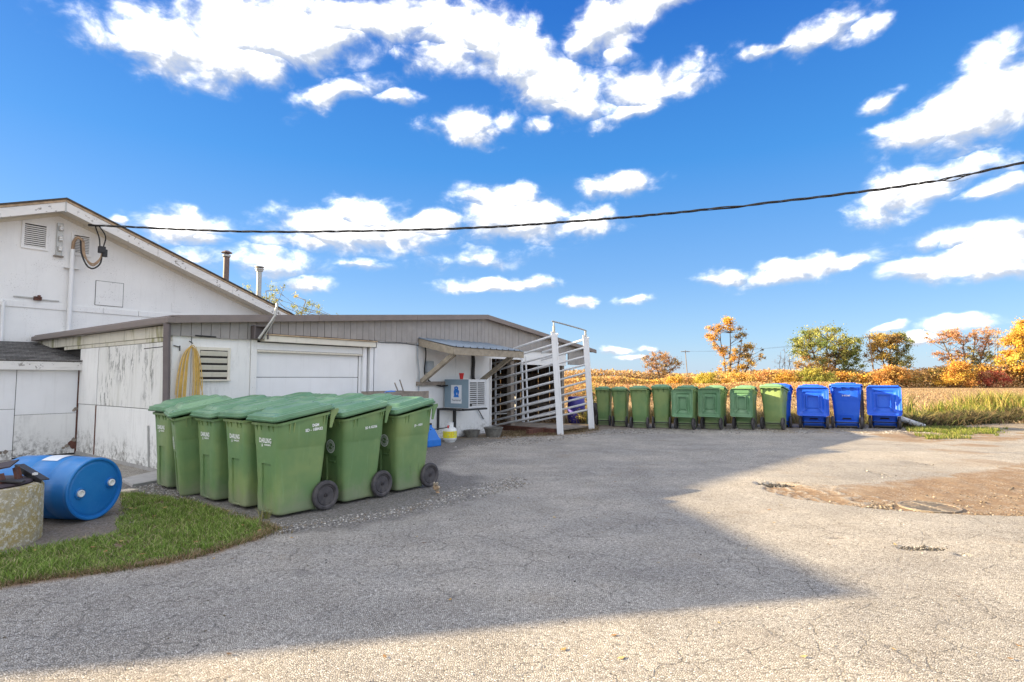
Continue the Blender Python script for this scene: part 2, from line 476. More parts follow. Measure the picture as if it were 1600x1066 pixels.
def ground_mats():
    # the yard: worn asphalt with its pale stone showing, cracks, and bare dirt where the surface has gone
    m, n, b = new_mat('yard_asphalt')
    geo = n.node('ShaderNodeNewGeometry').outputs['Position']
    oc = n.node('ShaderNodeVectorMath', {0: geo, 1: (1, 1, 0)}, operation='MULTIPLY').outputs[0]
    mask = n.node('ShaderNodeVertexColor', layer_name='mask').outputs[0]
    ms = n.node('ShaderNodeSeparateColor', {0: mask})
    dirt, gravel, loose = ms.outputs[0], ms.outputs[1], ms.outputs[2]
    warp = n.vmath('ADD', oc, n.vmath('SCALE', n.noise(oc, 30, 2, 0.5, out=1), scale=0.012))
    cellc = n.voro(warp, 80, out=1, dim='2D')
    cell = n.voro(warp, 80, 'DISTANCE_TO_EDGE', dim='2D')
    cellr = n.node('ShaderNodeSeparateColor', {0: cellc})
    stone = n.ramp(cellr.outputs[0], [(0.0, (0.24, 0.235, 0.22)), (0.14, (0.445, 0.42, 0.38)), (0.55, (0.575, 0.545, 0.495)),
                                      (0.85, (0.675, 0.645, 0.59)), (1.0, (0.77, 0.75, 0.71))])
    joint = n.ss(cell, 0.02, 0.16)
    base = n.mix(joint, (0.25, 0.225, 0.195), stone)
    # large-scale wear
    l1 = n.noise(oc, 0.42, 5, 0.6)
    l2 = n.noise(n.vmath('ADD', oc, (9, 4, 0)), 1.9, 5, 0.65)
    base = n.mix(1.0, base, n.mix(n.ss(l1, 0.33, 0.67), (0.84, 0.84, 0.85), (1.10, 1.08, 1.05)), 'MULTIPLY')
    base = n.mix(1.0, base, n.mix(n.ss(l2, 0.3, 0.72), (0.87, 0.86, 0.85), (1.06, 1.06, 1.06)), 'MULTIPLY')
    dark = n.math('MULTIPLY', n.ss(n.noise(oc, 7.5, 6, 0.7), 0.60, 0.70), n.ss(l2, 0.5, 0.7))
    base = n.mix(n.math('MULTIPLY', dark, 0.55), base, (0.12, 0.115, 0.11))
    tanp = n.ss(n.noise(n.vmath('ADD', oc, (2, 7, 0)), 0.8, 6, 0.7), 0.56, 0.72)
    base = n.mix(n.math('MULTIPLY', tanp, 0.35), base, (0.36, 0.27, 0.18))
    lane = n.noise(n.scalev(n.vmath('ADD', oc, (4, 0, 0)), (0.22, 1.1, 1)), 1.0, 4, 0.55)
    base = n.mix(1.0, base, n.mix(n.ss(lane, 0.36, 0.62), (0.92, 0.92, 0.93), (1.03, 1.02, 1.01)), 'MULTIPLY')
    oil = n.math('MULTIPLY', n.ss(n.noise(n.vmath('ADD', oc, (17, 5, 0)), 1.35, 3, 0.5), 0.66, 0.74), 0.40)
    base = n.mix(oil, base, (0.20, 0.19, 0.18))
    # cracks
    wv = n.vmath('ADD', oc, n.vmath('SCALE', n.noise(oc, 2.6, 5, 0.65, out=1), scale=0.36))
    e1 = n.voro(wv, 0.95, 'DISTANCE_TO_EDGE', dim='2D')
    wv2 = n.vmath('ADD', oc, n.vmath('SCALE', n.noise(oc, 7, 4, 0.65, out=1), scale=0.14))
    e2 = n.voro(wv2, 3.6, 'DISTANCE_TO_EDGE', dim='2D')
    bro = n.noise(oc, 3.1, 4, 0.6)
    cr1 = n.math('MULTIPLY', n.math('MULTIPLY', n.ss(e1, 0.010, 0.001), n.ss(bro, 0.45, 0.60)), 0.7)
    patch = n.ss(n.noise(n.vmath('ADD', oc, (31, 3, 0)), 0.55, 4, 0.6), 0.44, 0.56)
    cr2 = n.math('MULTIPLY', n.math('MULTIPLY', n.ss(e2, 0.026, 0.004), patch), n.ss(bro, 0.40, 0.54))
    crack = n.math('MAXIMUM', cr1, n.math('MULTIPLY', cr2, 0.8))
    base = n.mix(n.math('MULTIPLY', crack, 0.55), base, (0.14, 0.13, 0.12))
    # soil
    dn = n.noise(oc, 24, 6, 0.75)
    dl = n.noise(oc, 2.3, 5, 0.6)
    soil = n.mix(n.ss(dn, 0.35, 0.65), (0.20, 0.13, 0.08), (0.35, 0.24, 0.15))
    soil = n.mix(n.math('MULTIPLY', n.ss(dl, 0.45, 0.7), 0.6), soil, (0.40, 0.30, 0.205))
    peb = n.voro(oc, 34, out=0, dim='2D')
    pebm = n.math('MULTIPLY', n.ss(peb, 0.34, 0.22), n.ss(n.noise(oc, 5, 4, 0.6), 0.45, 0.6))
    soil = n.mix(pebm, soil, (0.45, 0.40, 0.34))
    base = n.mix(dirt, base, soil)
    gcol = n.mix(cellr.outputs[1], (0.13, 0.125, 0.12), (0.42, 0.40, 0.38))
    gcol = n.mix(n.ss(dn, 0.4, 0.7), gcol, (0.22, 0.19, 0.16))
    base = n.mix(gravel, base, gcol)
    straw = n.mix(n.ss(n.noise(n.scalev(oc, (20, 60, 1)), 1, 5, 0.7), 0.4, 0.6), (0.24, 0.19, 0.12), (0.45, 0.37, 0.25))
    base = n.mix(loose, base, straw)
    n.put(b.inputs['Base Color'], base)
    b.inputs['Roughness'].default_value = 0.88
    b.inputs['Specular IOR Level'].default_value = 0.35
    rise = n.math('MULTIPLY', n.ss(cell, 0.0, 0.22), n.math('MULTIPLY_ADD', cellr.outputs[2], 0.6, 0.6))
    h = n.math('ADD', n.math('MULTIPLY', rise, 0.7), n.math('MULTIPLY', n.noise(oc, 110, 3, 0.6), 0.35))
    h = n.math('ADD', h, n.math('MULTIPLY', n.noise(oc, 9, 5, 0.6), 0.5))
    h = n.math('SUBTRACT', h, n.math('MULTIPLY', crack, 1.3))
    bump(n, b, h, 1.0, 0.010)

    m, n, b = new_mat('field_soil')
    geo = n.node('ShaderNodeNewGeometry').outputs['Position']
    a = n.noise(n.scalev(geo, (1.0, 3.0, 1)), 1.2, 7, 0.75)
    c = n.mix(n.ss(a, 0.35, 0.65), (0.24, 0.155, 0.085), (0.42, 0.285, 0.165))
    a2 = n.noise(geo, 7.0, 5, 0.7)
    c = n.mix(n.ss(a2, 0.52, 0.68), c, (0.17, 0.115, 0.07))
    a3 = n.noise(geo, 0.07, 3, 0.6)
    c = n.mix(n.math('MULTIPLY', n.ss(a3, 0.4, 0.7), 0.35), c, (0.42, 0.33, 0.17))
    n.put(b.inputs['Base Color'], c)
    b.inputs['Roughness'].default_value = 1.0
    b.inputs['Specular IOR Level'].default_value = 0.1
    bump(n, b, n.math('ADD', a, a2), 1.0, 0.12)
ground_mats()


# ------------------------------------------------------------------ mesh helpers
class MB:
    def __init__(s):
        s.v = []; s.f = []

    def add(s, vs, fs):
        o = len(s.v)
        s.v.extend([tuple(v) for v in vs])
        s.f.extend([tuple(i + o for i in f) for f in fs])
        return s

    def box(s, x0, x1, y0, y1, z0, z1):
        vs = [(x0, y0, z0), (x1, y0, z0), (x1, y1, z0), (x0, y1, z0), (x0, y0, z1), (x1, y0, z1), (x1, y1, z1), (x0, y1, z1)]
        return s.add(vs, [(0, 3, 2, 1), (4, 5, 6, 7), (0, 1, 5, 4), (1, 2, 6, 5), (2, 3, 7, 6), (3, 0, 4, 7)])

    def beam(s, p, q, w, h, up=(0, 0, 1), w2=None, h2=None):
        p = Vector(p); q = Vector(q); d = (q - p).normalized()
        u = Vector(up); r = d.cross(u)
        if r.length < 1e-5: r = d.cross(Vector((1, 0, 0)))
        r.normalize(); u = r.cross(d).normalized()
        vs = []
        for c, ww, hh in ((p, w, h), (q, w2 or w, h2 or h)):
            for a, b_ in ((-1, -1), (1, -1), (1, 1), (-1, 1)):
                vs.append(c + r * a * ww / 2 + u * b_ * hh / 2)
        return s.add(vs, [(0, 1, 2, 3), (7, 6, 5, 4), (0, 4, 5, 1), (1, 5, 6, 2), (2, 6, 7, 3), (3, 7, 4, 0)])

    def tube(s, pts, r, n=8, cap=True):
        pts = [Vector(p) for p in pts]
        rs = r if isinstance(r, (list, tuple)) else [r] * len(pts)
        o = len(s.v); prev = None
        for i, p in enumerate(pts):
            d = (pts[min(i + 1, len(pts) - 1)] - pts[max(i - 1, 0)])
            d = d.normalized() if d.length > 1e-9 else Vector((0, 0, 1))
            if prev is None:
                a = Vector((0, 0, 1)) if abs(d.z) < 0.9 else Vector((1, 0, 0))
                u = d.cross(a).normalized()
            else:
                u = (prev - d * prev.dot(d))
                u = u.normalized() if u.length > 1e-6 else d.orthogonal().normalized()
            prev = u; v = d.cross(u)
            for k in range(n):
                t = 2 * pi * k / n
                s.v.append(tuple(p + (u * cos(t) + v * sin(t)) * rs[i]))
        for i in range(len(pts) - 1):
            for k in range(n):
                k2 = (k + 1) % n
                s.f.append((o + i * n + k, o + i * n + k2, o + (i + 1) * n + k2, o + (i + 1) * n + k))
        if cap:
            s.f.append(tuple(o + k for k in range(n))[::-1])
            s.f.append(tuple(o + (len(pts) - 1) * n + k for k in range(n)))
        return s

    def lathe(s, prof, n=24, M=None, closed=False):
        M = M or Matrix.Identity(4); o = len(s.v)
        for r, z in prof:
            for k in range(n):
                t = 2 * pi * k / n
                s.v.append(tuple(M @ Vector((r * cos(t), r * sin(t), z))))
        for i in range(len(prof) - 1):
            for k in range(n):
                k2 = (k + 1) % n
                s.f.append((o + i * n + k, o + i * n + k2, o + (i + 1) * n + k2, o + (i + 1) * n + k))
        s.f.append(tuple(o + k for k in range(n))[::-1])
        s.f.append(tuple(o + (len(prof) - 1) * n + k for k in range(n)))
        return s

    def loft(s, rings, cap0=True, cap1=True):
        o = len(s.v); n = len(rings[0])
        for r in rings: s.v.extend([tuple(p) for p in r])
        for i in range(len(rings) - 1):
            for k in range(n):
                k2 = (k + 1) % n
                s.f.append((o + i * n + k, o + i * n + k2, o + (i + 1) * n + k2, o + (i + 1) * n + k))
        if cap0: s.f.append(tuple(o + k for k in range(n))[::-1])
        if cap1: s.f.append(tuple(o + (len(rings) - 1) * n + k for k in range(n)))
        return s

    def prism(s, poly, a, b, axis=1):
        """poly in the two other axes, extruded along axis from a to b"""
        def mk(p, t):
            c = list(p); c.insert(axis, t); return tuple(c)
        n = len(poly)
        vs = [mk(p, a) for p in poly] + [mk(p, b) for p in poly]
        fs = [tuple(range(n)), tuple(range(2 * n - 1, n - 1, -1))]
        for k in range(n):
            k2 = (k + 1) % n
            fs.append((k2, k, n + k, n + k2))
        return s.add(vs, fs)

    def mesh(s, name, mat=None, smooth=None):
        me = bpy.data.meshes.new(name)
        me.from_pydata(s.v, [], s.f)
        bm = bmesh.new(); bm.from_mesh(me)
        bmesh.ops.recalc_face_normals(bm, faces=bm.faces)
        bm.to_mesh(me); bm.free()
        if mat: me.materials.append(MATS[mat] if isinstance(mat, str) else mat)
        if smooth is not None:
            for p in me.polygons: p.use_smooth = True
            me.set_sharp_from_angle(angle=radians(smooth))
        return me

    def build(s, name, mat, parent=None, smooth=None, bevel=0, seg=2, loc=None, rot=None, matrix=None):
        o = bpy.data.objects.new(name, s.mesh(name, mat, smooth))
        col.objects.link(o)
        if parent: o.parent = parent
        if loc: o.location = loc
        if rot: o.rotation_euler = rot
        if matrix: o.matrix_local = matrix
        if bevel:
            b = o.modifiers.new('bevel', 'BEVEL'); b.width = bevel; b.segments = seg; b.limit_method = 'ANGLE'
            b.angle_limit = radians(35)
        return o


def tag(o, label=None, cat=None, group=None, kind=None):
    if label: o['label'] = label
    if cat: o['category'] = cat
    if group: o['group'] = group
    if kind: o['kind'] = kind
    return o


def empty(name, loc=(0, 0, 0), rz=0.0, label=None, cat=None, group=None, kind=None):
    o = bpy.data.objects.new(name, None)
    o.empty_display_size = 0.2
    col.objects.link(o)
    o.location = loc; o.rotation_euler = (0, 0, rz)
    return tag(o, label, cat, group, kind)


def inst(name, me, parent=None, loc=None, rot=None, matrix=None):
    o = bpy.data.objects.new(name, me); col.objects.link(o)
    if parent: o.parent = parent
    if loc: o.location = loc
    if rot: o.rotation_euler = rot
    if matrix: o.matrix_local = matrix
    return o


def copy_tree(o, parent=None):
    c = o.copy(); col.objects.link(c); c.parent = parent
    for ch in list(o.children):
        if not ch.name.startswith(('printed', 'emblem')):      # every bin gets its own print
            copy_tree(ch, c)
    return c


def sag(p, q, drop, n=12):
    p = Vector(p); q = Vector(q)
    return [p.lerp(q, i / n) - Vector((0, 0, drop * 4 * (i / n) * (1 - i / n))) for i in range(n + 1)]


def smoothpath(pts, n=6):
    P = [Vector(p) for p in pts]; P = [2 * P[0] - P[1]] + P + [2 * P[-1] - P[-2]]
    out = []
    for i in range(1, len(P) - 2):
        for k in range(n):
            t = k / n
            out.append(0.5 * ((2 * P[i]) + (P[i + 1] - P[i - 1]) * t + (2 * P[i - 1] - 5 * P[i] + 4 * P[i + 1] - P[i + 2]) * t * t
                              + (3 * P[i] - P[i - 1] - 3 * P[i + 1] + P[i + 2]) * t ** 3))
    out.append(P[-2])
    return out


TEXTS = {}


def text_mesh(body, size, mat, bold=0.0, width=1.0, align='CENTER'):
    key = (body, size, mat, bold, width, align)
    if key in TEXTS: return TEXTS[key]
    cu = bpy.data.curves.new('text', 'FONT')
    cu.body = body; cu.size = size; cu.align_x = align; cu.align_y = 'CENTER'; cu.offset = bold
    cu.resolution_u = 3
    to = bpy.data.objects.new('text', cu); col.objects.link(to)
    bpy.context.view_layer.update()
    me = bpy.data.meshes.new_from_object(to.evaluated_get(bpy.context.evaluated_depsgraph_get()))
    bpy.data.objects.remove(to); bpy.data.curves.remove(cu)
    for v in me.vertices: v.co.x *= width
    me.materials.clear(); me.materials.append(MATS[mat])
    TEXTS[key] = me
    return me


def on_face(origin, right, up):
    """matrix that lays the XY plane of a flat print on a face"""
    r = Vector(right).normalized(); u = Vector(up); u = (u - r * u.dot(r)).normalized(); nn = r.cross(u)
    M = Matrix((r, u, nn)).transposed().to_4x4(); M.translation = Vector(origin)
    return M


def raw_mesh(name, verts, faces_flat, sizes, mat, tint=None, attr='tint'):
    """numpy mesh: verts (n,3), flat loop list, polygon sizes"""
    me = bpy.data.meshes.new(name)
    nv = len(verts); npoly = len(sizes)
    me.vertices.add(nv); me.vertices.foreach_set('co', np.ascontiguousarray(verts, dtype=np.float32).ravel())
    me.loops.add(len(faces_flat)); me.loops.foreach_set('vertex_index', np.ascontiguousarray(faces_flat, dtype=np.int32))
    me.polygons.add(npoly)
    st = np.concatenate(([0], np.cumsum(sizes)[:-1])).astype(np.int32)
    me.polygons.foreach_set('loop_start', st)
    me.polygons.foreach_set('loop_total', np.asarray(sizes, dtype=np.int32))
    if tint is not None:
        a = me.color_attributes.new(name=attr, type='FLOAT_COLOR', domain='POINT')
        c4 = np.ones((nv, 4), dtype=np.float32); c4[:, :3] = tint
        a.data.foreach_set('color', c4.ravel())
    me.update(calc_edges=True)
    me.materials.append(MATS[mat])
    return me


def inside(poly, x, y):
    c = np.zeros(x.shape, bool); n = len(poly); j = n - 1
    for i in range(n):
        xi, yi = poly[i]; xj, yj = poly[j]
        t = ((yi > y) != (yj > y)) & (x < (xj - xi) * (y - yi) / (yj - yi + 1e-12) + xi)
        c ^= t; j = i
    return c


def poly_dist(poly, x, y):
    d = np.full(x.shape, 1e9); n = len(poly)
    for i in range(n):
        ax, ay = poly[i]; bx, by = poly[(i + 1) % n]
        t = np.clip(((x - ax) * (bx - ax) + (y - ay) * (by - ay)) / ((bx - ax) ** 2 + (by - ay) ** 2 + 1e-12), 0, 1)
        d = np.minimum(d, np.hypot(x - ax - t * (bx - ax), y - ay - t * (by - ay)))
    return d


def vnoise(x, y, s, seed=0):
    """cheap value noise for heights and masks"""
    r = np.random.default_rng(seed).random((256, 256))
    X = x * s + 1000; Y = y * s + 1000
    xi = np.floor(X).astype(int); yi = np.floor(Y).astype(int); fx = X - xi; fy = Y - yi
    fx = fx * fx * (3 - 2 * fx); fy = fy * fy * (3 - 2 * fy)
    g = lambda a, b: r[a % 256, b % 256]
    return (g(xi, yi) * (1 - fx) + g(xi + 1, yi) * fx) * (1 - fy) + (g(xi, yi + 1) * (1 - fx) + g(xi + 1, yi + 1) * fx) * fy


def fbm(x, y, s, o=4, seed=0):
    a = 0; amp = 0.5; t = 0
    for i in range(o):
        a = a + amp * vnoise(x, y, s * 2 ** i, seed + i); t += amp; amp *= 0.5
    return a / t


def sm(e0, e1, x):
    t = np.clip((x - e0) / (e1 - e0), 0, 1); return t * t * (3 - 2 * t)

# ------------------------------------------------------------------ ground
field_me = raw_mesh('field', np.array([(-1500, -1500, -0.07), (1500, -1500, -0.07), (1500, 2500, -0.07), (-1500, 2500, -0.07)], float),
                    [0, 1, 2, 3], [4], 'field_soil')
tag(inst('ground', field_me), kind='structure')

GRASS = [(-5.8, 2.2), (-4.01, 3.82), (-3.58, 4.04), (-3.42, 4.18), (-2.94, 4.41), (-2.57, 4.72), (-2.33, 5.24), (-2.27, 5.5), (-2.69, 5.87), (-3.22, 6.32), (-3.92, 6.84),
         (-4.66, 7.18), (-5.01, 7.34), (-4.3, 6.23), (-4.0, 5.6), (-3.85, 5.3), (-4.00, 5.00), (-4.2, 4.85), (-4.40, 4.68), (-4.95, 4.6), (-8, 5.5), (-8, 2.2)]
GRAVEL = [(-5.01, 7.30), (-5.6, 8.3), (-5.2, 8.6), (-1.5, 13.3), (-0.7, 13.9), (-0.35, 13.3), (-1.2, 11.8), (-1.4, 9.0), (-0.6, 8.3), (-0.45, 7.1), (-1.2, 6.05), (-2.19, 5.50), (-2.69, 5.87), (-3.22, 6.32), (-3.92, 6.84)]
DIRT_LOW = [(3.37, 7.75), (3.28, 7.5), (3.31, 7.14), (3.46, 6.88), (3.71, 6.63), (4.11, 6.35), (4.5, 6.2), (4.91, 6.11), (5.41, 6.06), (7, 6.05), (10, 6.4), (22, 8)]
DIRT_TOP = [(22, 13), (10.67, 11.2), (8.2, 9.4), (6.94, 8.8), (5.85, 8.3), (5.02, 7.95), (4.35, 7.72), (3.97, 7.95), (3.72, 8.02)]


def line_dist(L, x, y):
    d = np.full(x.shape, 1e9)
    for (ax, ay), (bx, by) in zip(L[:-1], L[1:]):
        t = np.clip(((x - ax) * (bx - ax) + (y - ay) * (by - ay)) / ((bx - ax) ** 2 + (by - ay) ** 2 + 1e-12), 0, 1)
        d = np.minimum(d, np.hypot(x - ax - t * (bx - ax), y - ay - t * (by - ay)))
    return d


def spaced(stops):
    out = [stops[0][0]]
    for (a, st), (b, _) in zip(stops[:-1], stops[1:]):
        n = max(1, int(round((b - a) / st)))
        out += [a + (b - a) * (i + 1) / n for i in range(n)]
    return np.array(out)


def build_yard():
    xs = spaced([(-30, 1.0), (-12, 0.25), (-6, 0.06), (-1, 0.045), (2.6, 0.03), (7.5, 0.07), (14, 0.2), (34, 1)])
    ys = spaced([(-20, 1.0), (0, 0.2), (2.4, 0.04), (4.4, 0.03), (8.6, 0.06), (12, 0.08), (19.2, 1)])
    X, Y = np.meshgrid(xs, ys)
    wx = X + (fbm(X, Y, 3.0, 3, 5) - .5) * 0.16; wy = Y + (fbm(X, Y, 3.0, 3, 9) - .5) * 0.16
    fx = X + (fbm(X, Y, 9.0, 3, 15) - .5) * 0.07; fy = Y + (fbm(X, Y, 9.0, 3, 19) - .5) * 0.07
    ins = inside(DIRT_LOW + DIRT_TOP, fx, fy)
    dl = line_dist(DIRT_LOW, fx, fy); dt = line_dist(DIRT_TOP, wx, wy)
    n4 = fbm(X, Y, 4.0, 4, 21); n1 = fbm(X, Y, 1.1, 4, 31); n12 = fbm(X, Y, 12, 3, 41)
    low = ins * sm(0.0, 0.05, dl)
    top = sm(-0.15, 0.30, dt + (n4 - 0.5) * 0.9)
    dirt = low * top
    chips = low * (1 - top) * sm(0.44, 0.56, n12) * 0.6
    # broken asphalt pieces at the upper left of the hollow
    brk = inside([(3.3, 7.2), (3.6, 6.75), (4.3, 6.45), (4.6, 6.9), (4.4, 7.6), (3.9, 8.1), (3.4, 7.9)], X, Y)
    lump = brk * sm(0.55, 0.62, n12) * ins * 0.7
    z = 0.012 * (fbm(X, Y, 0.35, 3, 51) - .5) * 2 + 0.004 * (n4 - .5)
    dh = low * sm(0.0, 1.3, dt + (n4 - 0.5) * 0.5)
    z = z - dh * (0.045 + 0.02 * (n4 - .5)) + lump * 0.018
    z -= low * 0.006
    # a pit at the hollow's tip, small potholes, and a long scrape
    def pit(cx, cy, rx, ry, d, seed):
        r = np.hypot((X - cx) / rx, (Y - cy) / ry) + (fbm(X, Y, 8, 3, seed) - .5) * 0.9
        return sm(1.0, 0.65, r) * d
    p1 = pit(3.60, 7.86, 0.34, 0.16, 0.085, 61)
    p2 = pit(3.50, 4.93, 0.20, 0.07, 0.028, 62) + pit(3.72, 4.75, 0.06, 0.04, 0.03, 63)
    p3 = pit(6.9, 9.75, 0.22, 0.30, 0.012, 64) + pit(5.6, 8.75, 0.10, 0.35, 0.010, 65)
    p4 = pit(2.26, 6.05, 0.12, 0.035, 0.015, 66) + pit(2.95, 5.25, 0.09, 0.03, 0.015, 67) + pit(-1.41, 3.13, 0.13, 0.012, 0.012, 68)
    z = z - p1 - p2 - p3 - p4
    gr = inside(GRASS, wx, wy); gd = poly_dist(GRASS, wx, wy)
    gsoil = np.where(gr, 1, sm(0.10, 0.0, gd + (n12 - .5) * 0.1))
    bare = inside([(-5.6, 4.4), (-4.1, 4.7), (-3.6, 5.3), (-3.9, 6.0), (-4.3, 6.6), (-5.3, 7.4), (-9, 8), (-9, 4.6)], wx, wy)
    gsoil = np.maximum(gsoil, bare)
    gv = inside(GRAVEL, wx, wy); gvd = poly_dist(GRAVEL, wx, wy)
    gravel = np.where(gv, 1.0, sm(0.30, 0.0, gvd + (n4 - .5) * 0.5)) * (1 - gsoil)
    far = sm(15.7, 16.5, Y + (n1 - .5) * 1.2)
    right = inside([(9.2, 13.2), (10.5, 12.9), (12.5, 13.6), (15, 14.6), (36, 17.5), (36, 40), (9, 40)], wx, wy) * 1.0
    gravel = np.maximum(gravel, sm(15.0, 15.7, Y + (n4 - .5) * 0.8) * (X > 2) * 0.8 * (1 - far * .3))
    under = inside([(-1.9, 13.6), (-0.8, 13.1), (0.4, 14.0), (1.8, 14.7), (2.5, 15.6), (2.2, 19), (-1, 19)], wx, wy) * 1.0
    straw = np.clip(sm(14.7, 15.4, Y + (n4 - .5) * 1.2) * sm(6.0, 8.0, X) * sm(0.45, 0.6, n4) * 0.9 + under * sm(.4, .6, n4) * .5, 0, 1)
    gravel = np.maximum(gravel, bare * 0.7)
    soil = np.clip(np.maximum.reduce([dirt * (1 - lump), gsoil, far * 0.9, right * sm(0.35, 0.55, n4), under]), 0, 1)
    soft = sm(0.53, 0.66, fbm(X, Y, 0.9, 4, 71)) * sm(6.5, 9.5, X) * sm(7.5, 9.5, Y) * 0.8
    soil = np.maximum(soil, soft)
    soil = np.maximum(soil, chips)
    gravel = np.clip(np.maximum(gravel, (p1 / 0.085 + p2 / 0.028 + p3 / 0.012 + p4 / 0.015) * 0.8), 0, 1)  # gravel colour also darkens the pits, painting the shade inside them
    z = z + gsoil * 0.012 * (n12 - 0.2) + gravel * 0.008 * n12
    edge = np.minimum.reduce([X + 30, 34 - X, Y + 20, 19.2 - Y])
    z = z - 0.12 * sm(1.2, 0.0, edge)
    V = np.stack([X.ravel(), Y.ravel(), z.ravel()], 1)
    ny, nx = X.shape
    a = np.arange((ny - 1) * (nx - 1)); r = a // (nx - 1); c = a % (nx - 1); i0 = r * nx + c
    F = np.stack([i0, i0 + 1, i0 + nx + 1, i0 + nx], 1)
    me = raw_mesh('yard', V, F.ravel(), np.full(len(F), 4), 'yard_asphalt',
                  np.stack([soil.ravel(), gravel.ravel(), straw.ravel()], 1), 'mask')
    me.polygons.foreach_set('use_smooth', np.ones(len(F), bool))
    return tag(inst('yard', me), kind='structure')
build_yard()

# ------------------------------------------------------------------ the building frame: u along the front wall, v away from the yard
RZ = radians(53.6084)
CX, CY = -5.21195, 8.63919
UX, UY, VX, VY = 0.593301, 0.804981, -0.804981, 0.593301


def W(u, v, z=0.0):
    return (CX + UX * u + VX * v, CY + UY * u + VY * v, z)


# ---------------- low shed with its long front wall
shed = empty('shed', (CX, CY, 0), RZ, 'long low white shed with grey board gable, brown trim and wide garage door', 'shed')


def zr(u):                      # top of the rake fascia
    return 2.37 + (u + 0.07) * 0.0917 if u <= 7.5 else 3.065 - (u - 7.5) * 0.1136


def zsid(u):                    # foot of the grey siding
    return 2.10 if u < 1.36 else (2.235 if u < 11.7 else 1.88)


mb = MB()
mb.box(0.03, 7.79, 0.06, 0.14, -0.05, 2.26)
mb.box(0.03, 0.12, 0.14, 6.6, -0.05, 2.26)
mb.box(7.70, 7.79, 0.14, 6.4, 0, 2.2)
mb.build('wall', 'dark_void', shed)
mb = MB(); mb.box(-0.05, 7.80, 0.02, 0.20, -0.1, 0.035); mb.box(-0.03, 0.15, 0.2, 4.2, -0.1, 0.05)
mb.build('foundation', 'concrete_slab', shed)
# front sheets, butted with narrow joints
for a, b_, z0, z1, mt in [(0.0, 0.272, 0.03, 2.25, 'white_panel_paint'), (0.279, 1.235, 0.03, 2.25, 'white_panel_paint'),
                          (3.985, 5.20, 0.03, 2.25, 'white_wall_paint'), (5.206, 6.44, 0.03, 2.25, 'white_wall_paint'),
                          (6.446, 7.80, 0.03, 2.25, 'white_wall_paint')]:
    MB().box(a, b_, 0.0, 0.055, z0, z1).build('wall_panel', mt, shed, bevel=0.004)
MB().box(-0.012, 0.10, -0.016, -0.002, 0.05, 2.12).build('corner_board', 'white_panel_paint', shed, bevel=0.003)
# garage door
dr = MB().box(1.345, 3.545, 0.075, 0.10, 0.02, 1.90).build('garage_door', 'smooth_white_paint', shed)
for k in range(4):
    z0 = 0.02 + k * 0.482
    MB().box(1.35, 3.54, 0.045, 0.078, z0 + 0.004, z0 + 0.476).build('door_panel', 'smooth_white_paint', dr, bevel=0.006)
MB().box(1.24, 1.345, -0.02, 0.05, 0.02, 2.20).build('door_jamb', 'white_panel_paint', shed, bevel=0.004)
MB().box(1.345, 3.60, -0.012, 0.05, 1.945, 2.07).build('door_header', 'white_wall_paint', shed, bevel=0.004)
MB().box(1.345, 3.60, -0.030, 0.03, 1.905, 1.940).build('door_lintel', 'cream_trim_paint', shed, bevel=0.004)
MB().box(1.40, 3.84, -0.15, -0.012, 2.085, 2.19).build('door_canopy', 'cream_trim_paint', shed, bevel=0.005)
MB().box(1.38, 3.86, -0.175, -0.002, 2.194, 2.215).build('canopy_cap', 'tan_board', shed)
for a, b_, d in [(3.55, 3.60, 0.02), (3.605, 3.70, -0.035), (3.75, 3.84, -0.075), (3.90, 3.98, -0.03)]:
    MB().box(a, b_, d, 0.05, 0.02, 2.08).build('door_jamb', 'smooth_white_paint', shed, bevel=0.004)
# header over the open bays, end posts
MB().box(7.802, 9.28, 0.0, 0.055, 1.97, 2.25).build('header_panel', 'white_wall_paint', shed, bevel=0.003)
MB().box(9.285, 11.70, 0.0, 0.055, 1.84, 2.25).build('header_panel', 'white_wall_paint', shed, bevel=0.003)
MB().box(7.795, 7.84, -0.03, 0.15, 0, 1.97).build('wall_end_board', 'white_panel_paint', shed, bevel=0.004)
for u, v, wd in [(8.95, 0.10, 0.17), (11.62, 0.06, 0.14), (12.9, 3.0, 0.14), (12.9, 6.3, 0.14)]:
    MB().box(u - wd / 2, u + wd / 2, v, v + 0.14, -0.02, 2.2).build('post', 'old_timber', shed, bevel=0.006)
# left side wall: sheets in two courses, joints open, stained
for a, b_, z0, z1, mt, lean in [(0.0, 2.99, 0.96, 2.015, 'stained_panel_paint', 0.0), (3.01, 3.94, 0.96, 2.015, 'white_panel_paint', 0.006),
                                (0.0, 2.975, 0.05, 0.95, 'white_panel_paint', 0.004), (2.995, 3.94, 0.05, 0.95, 'white_panel_paint', 0.0)]:
    MB().box(-0.02 - lean, 0.028, a, b_, z0, z1).build('wall_panel', mt, shed, bevel=0.005)
MB().box(-0.035, 0.0, 2.968, 3.000, 0.06, 0.95).build('joint_strip', 'rusty_iron', shed)
MB().box(-0.030, 0.028, 0.0, 4.9, 2.02, 2.085).build('trim_board', 'mossy_trim_paint', shed, bevel=0.004)
MB().box(-0.044, 0.028, 0.0, 6.6, 2.09, 2.27).build('trim_board', 'mossy_trim_paint', shed, bevel=0.004)
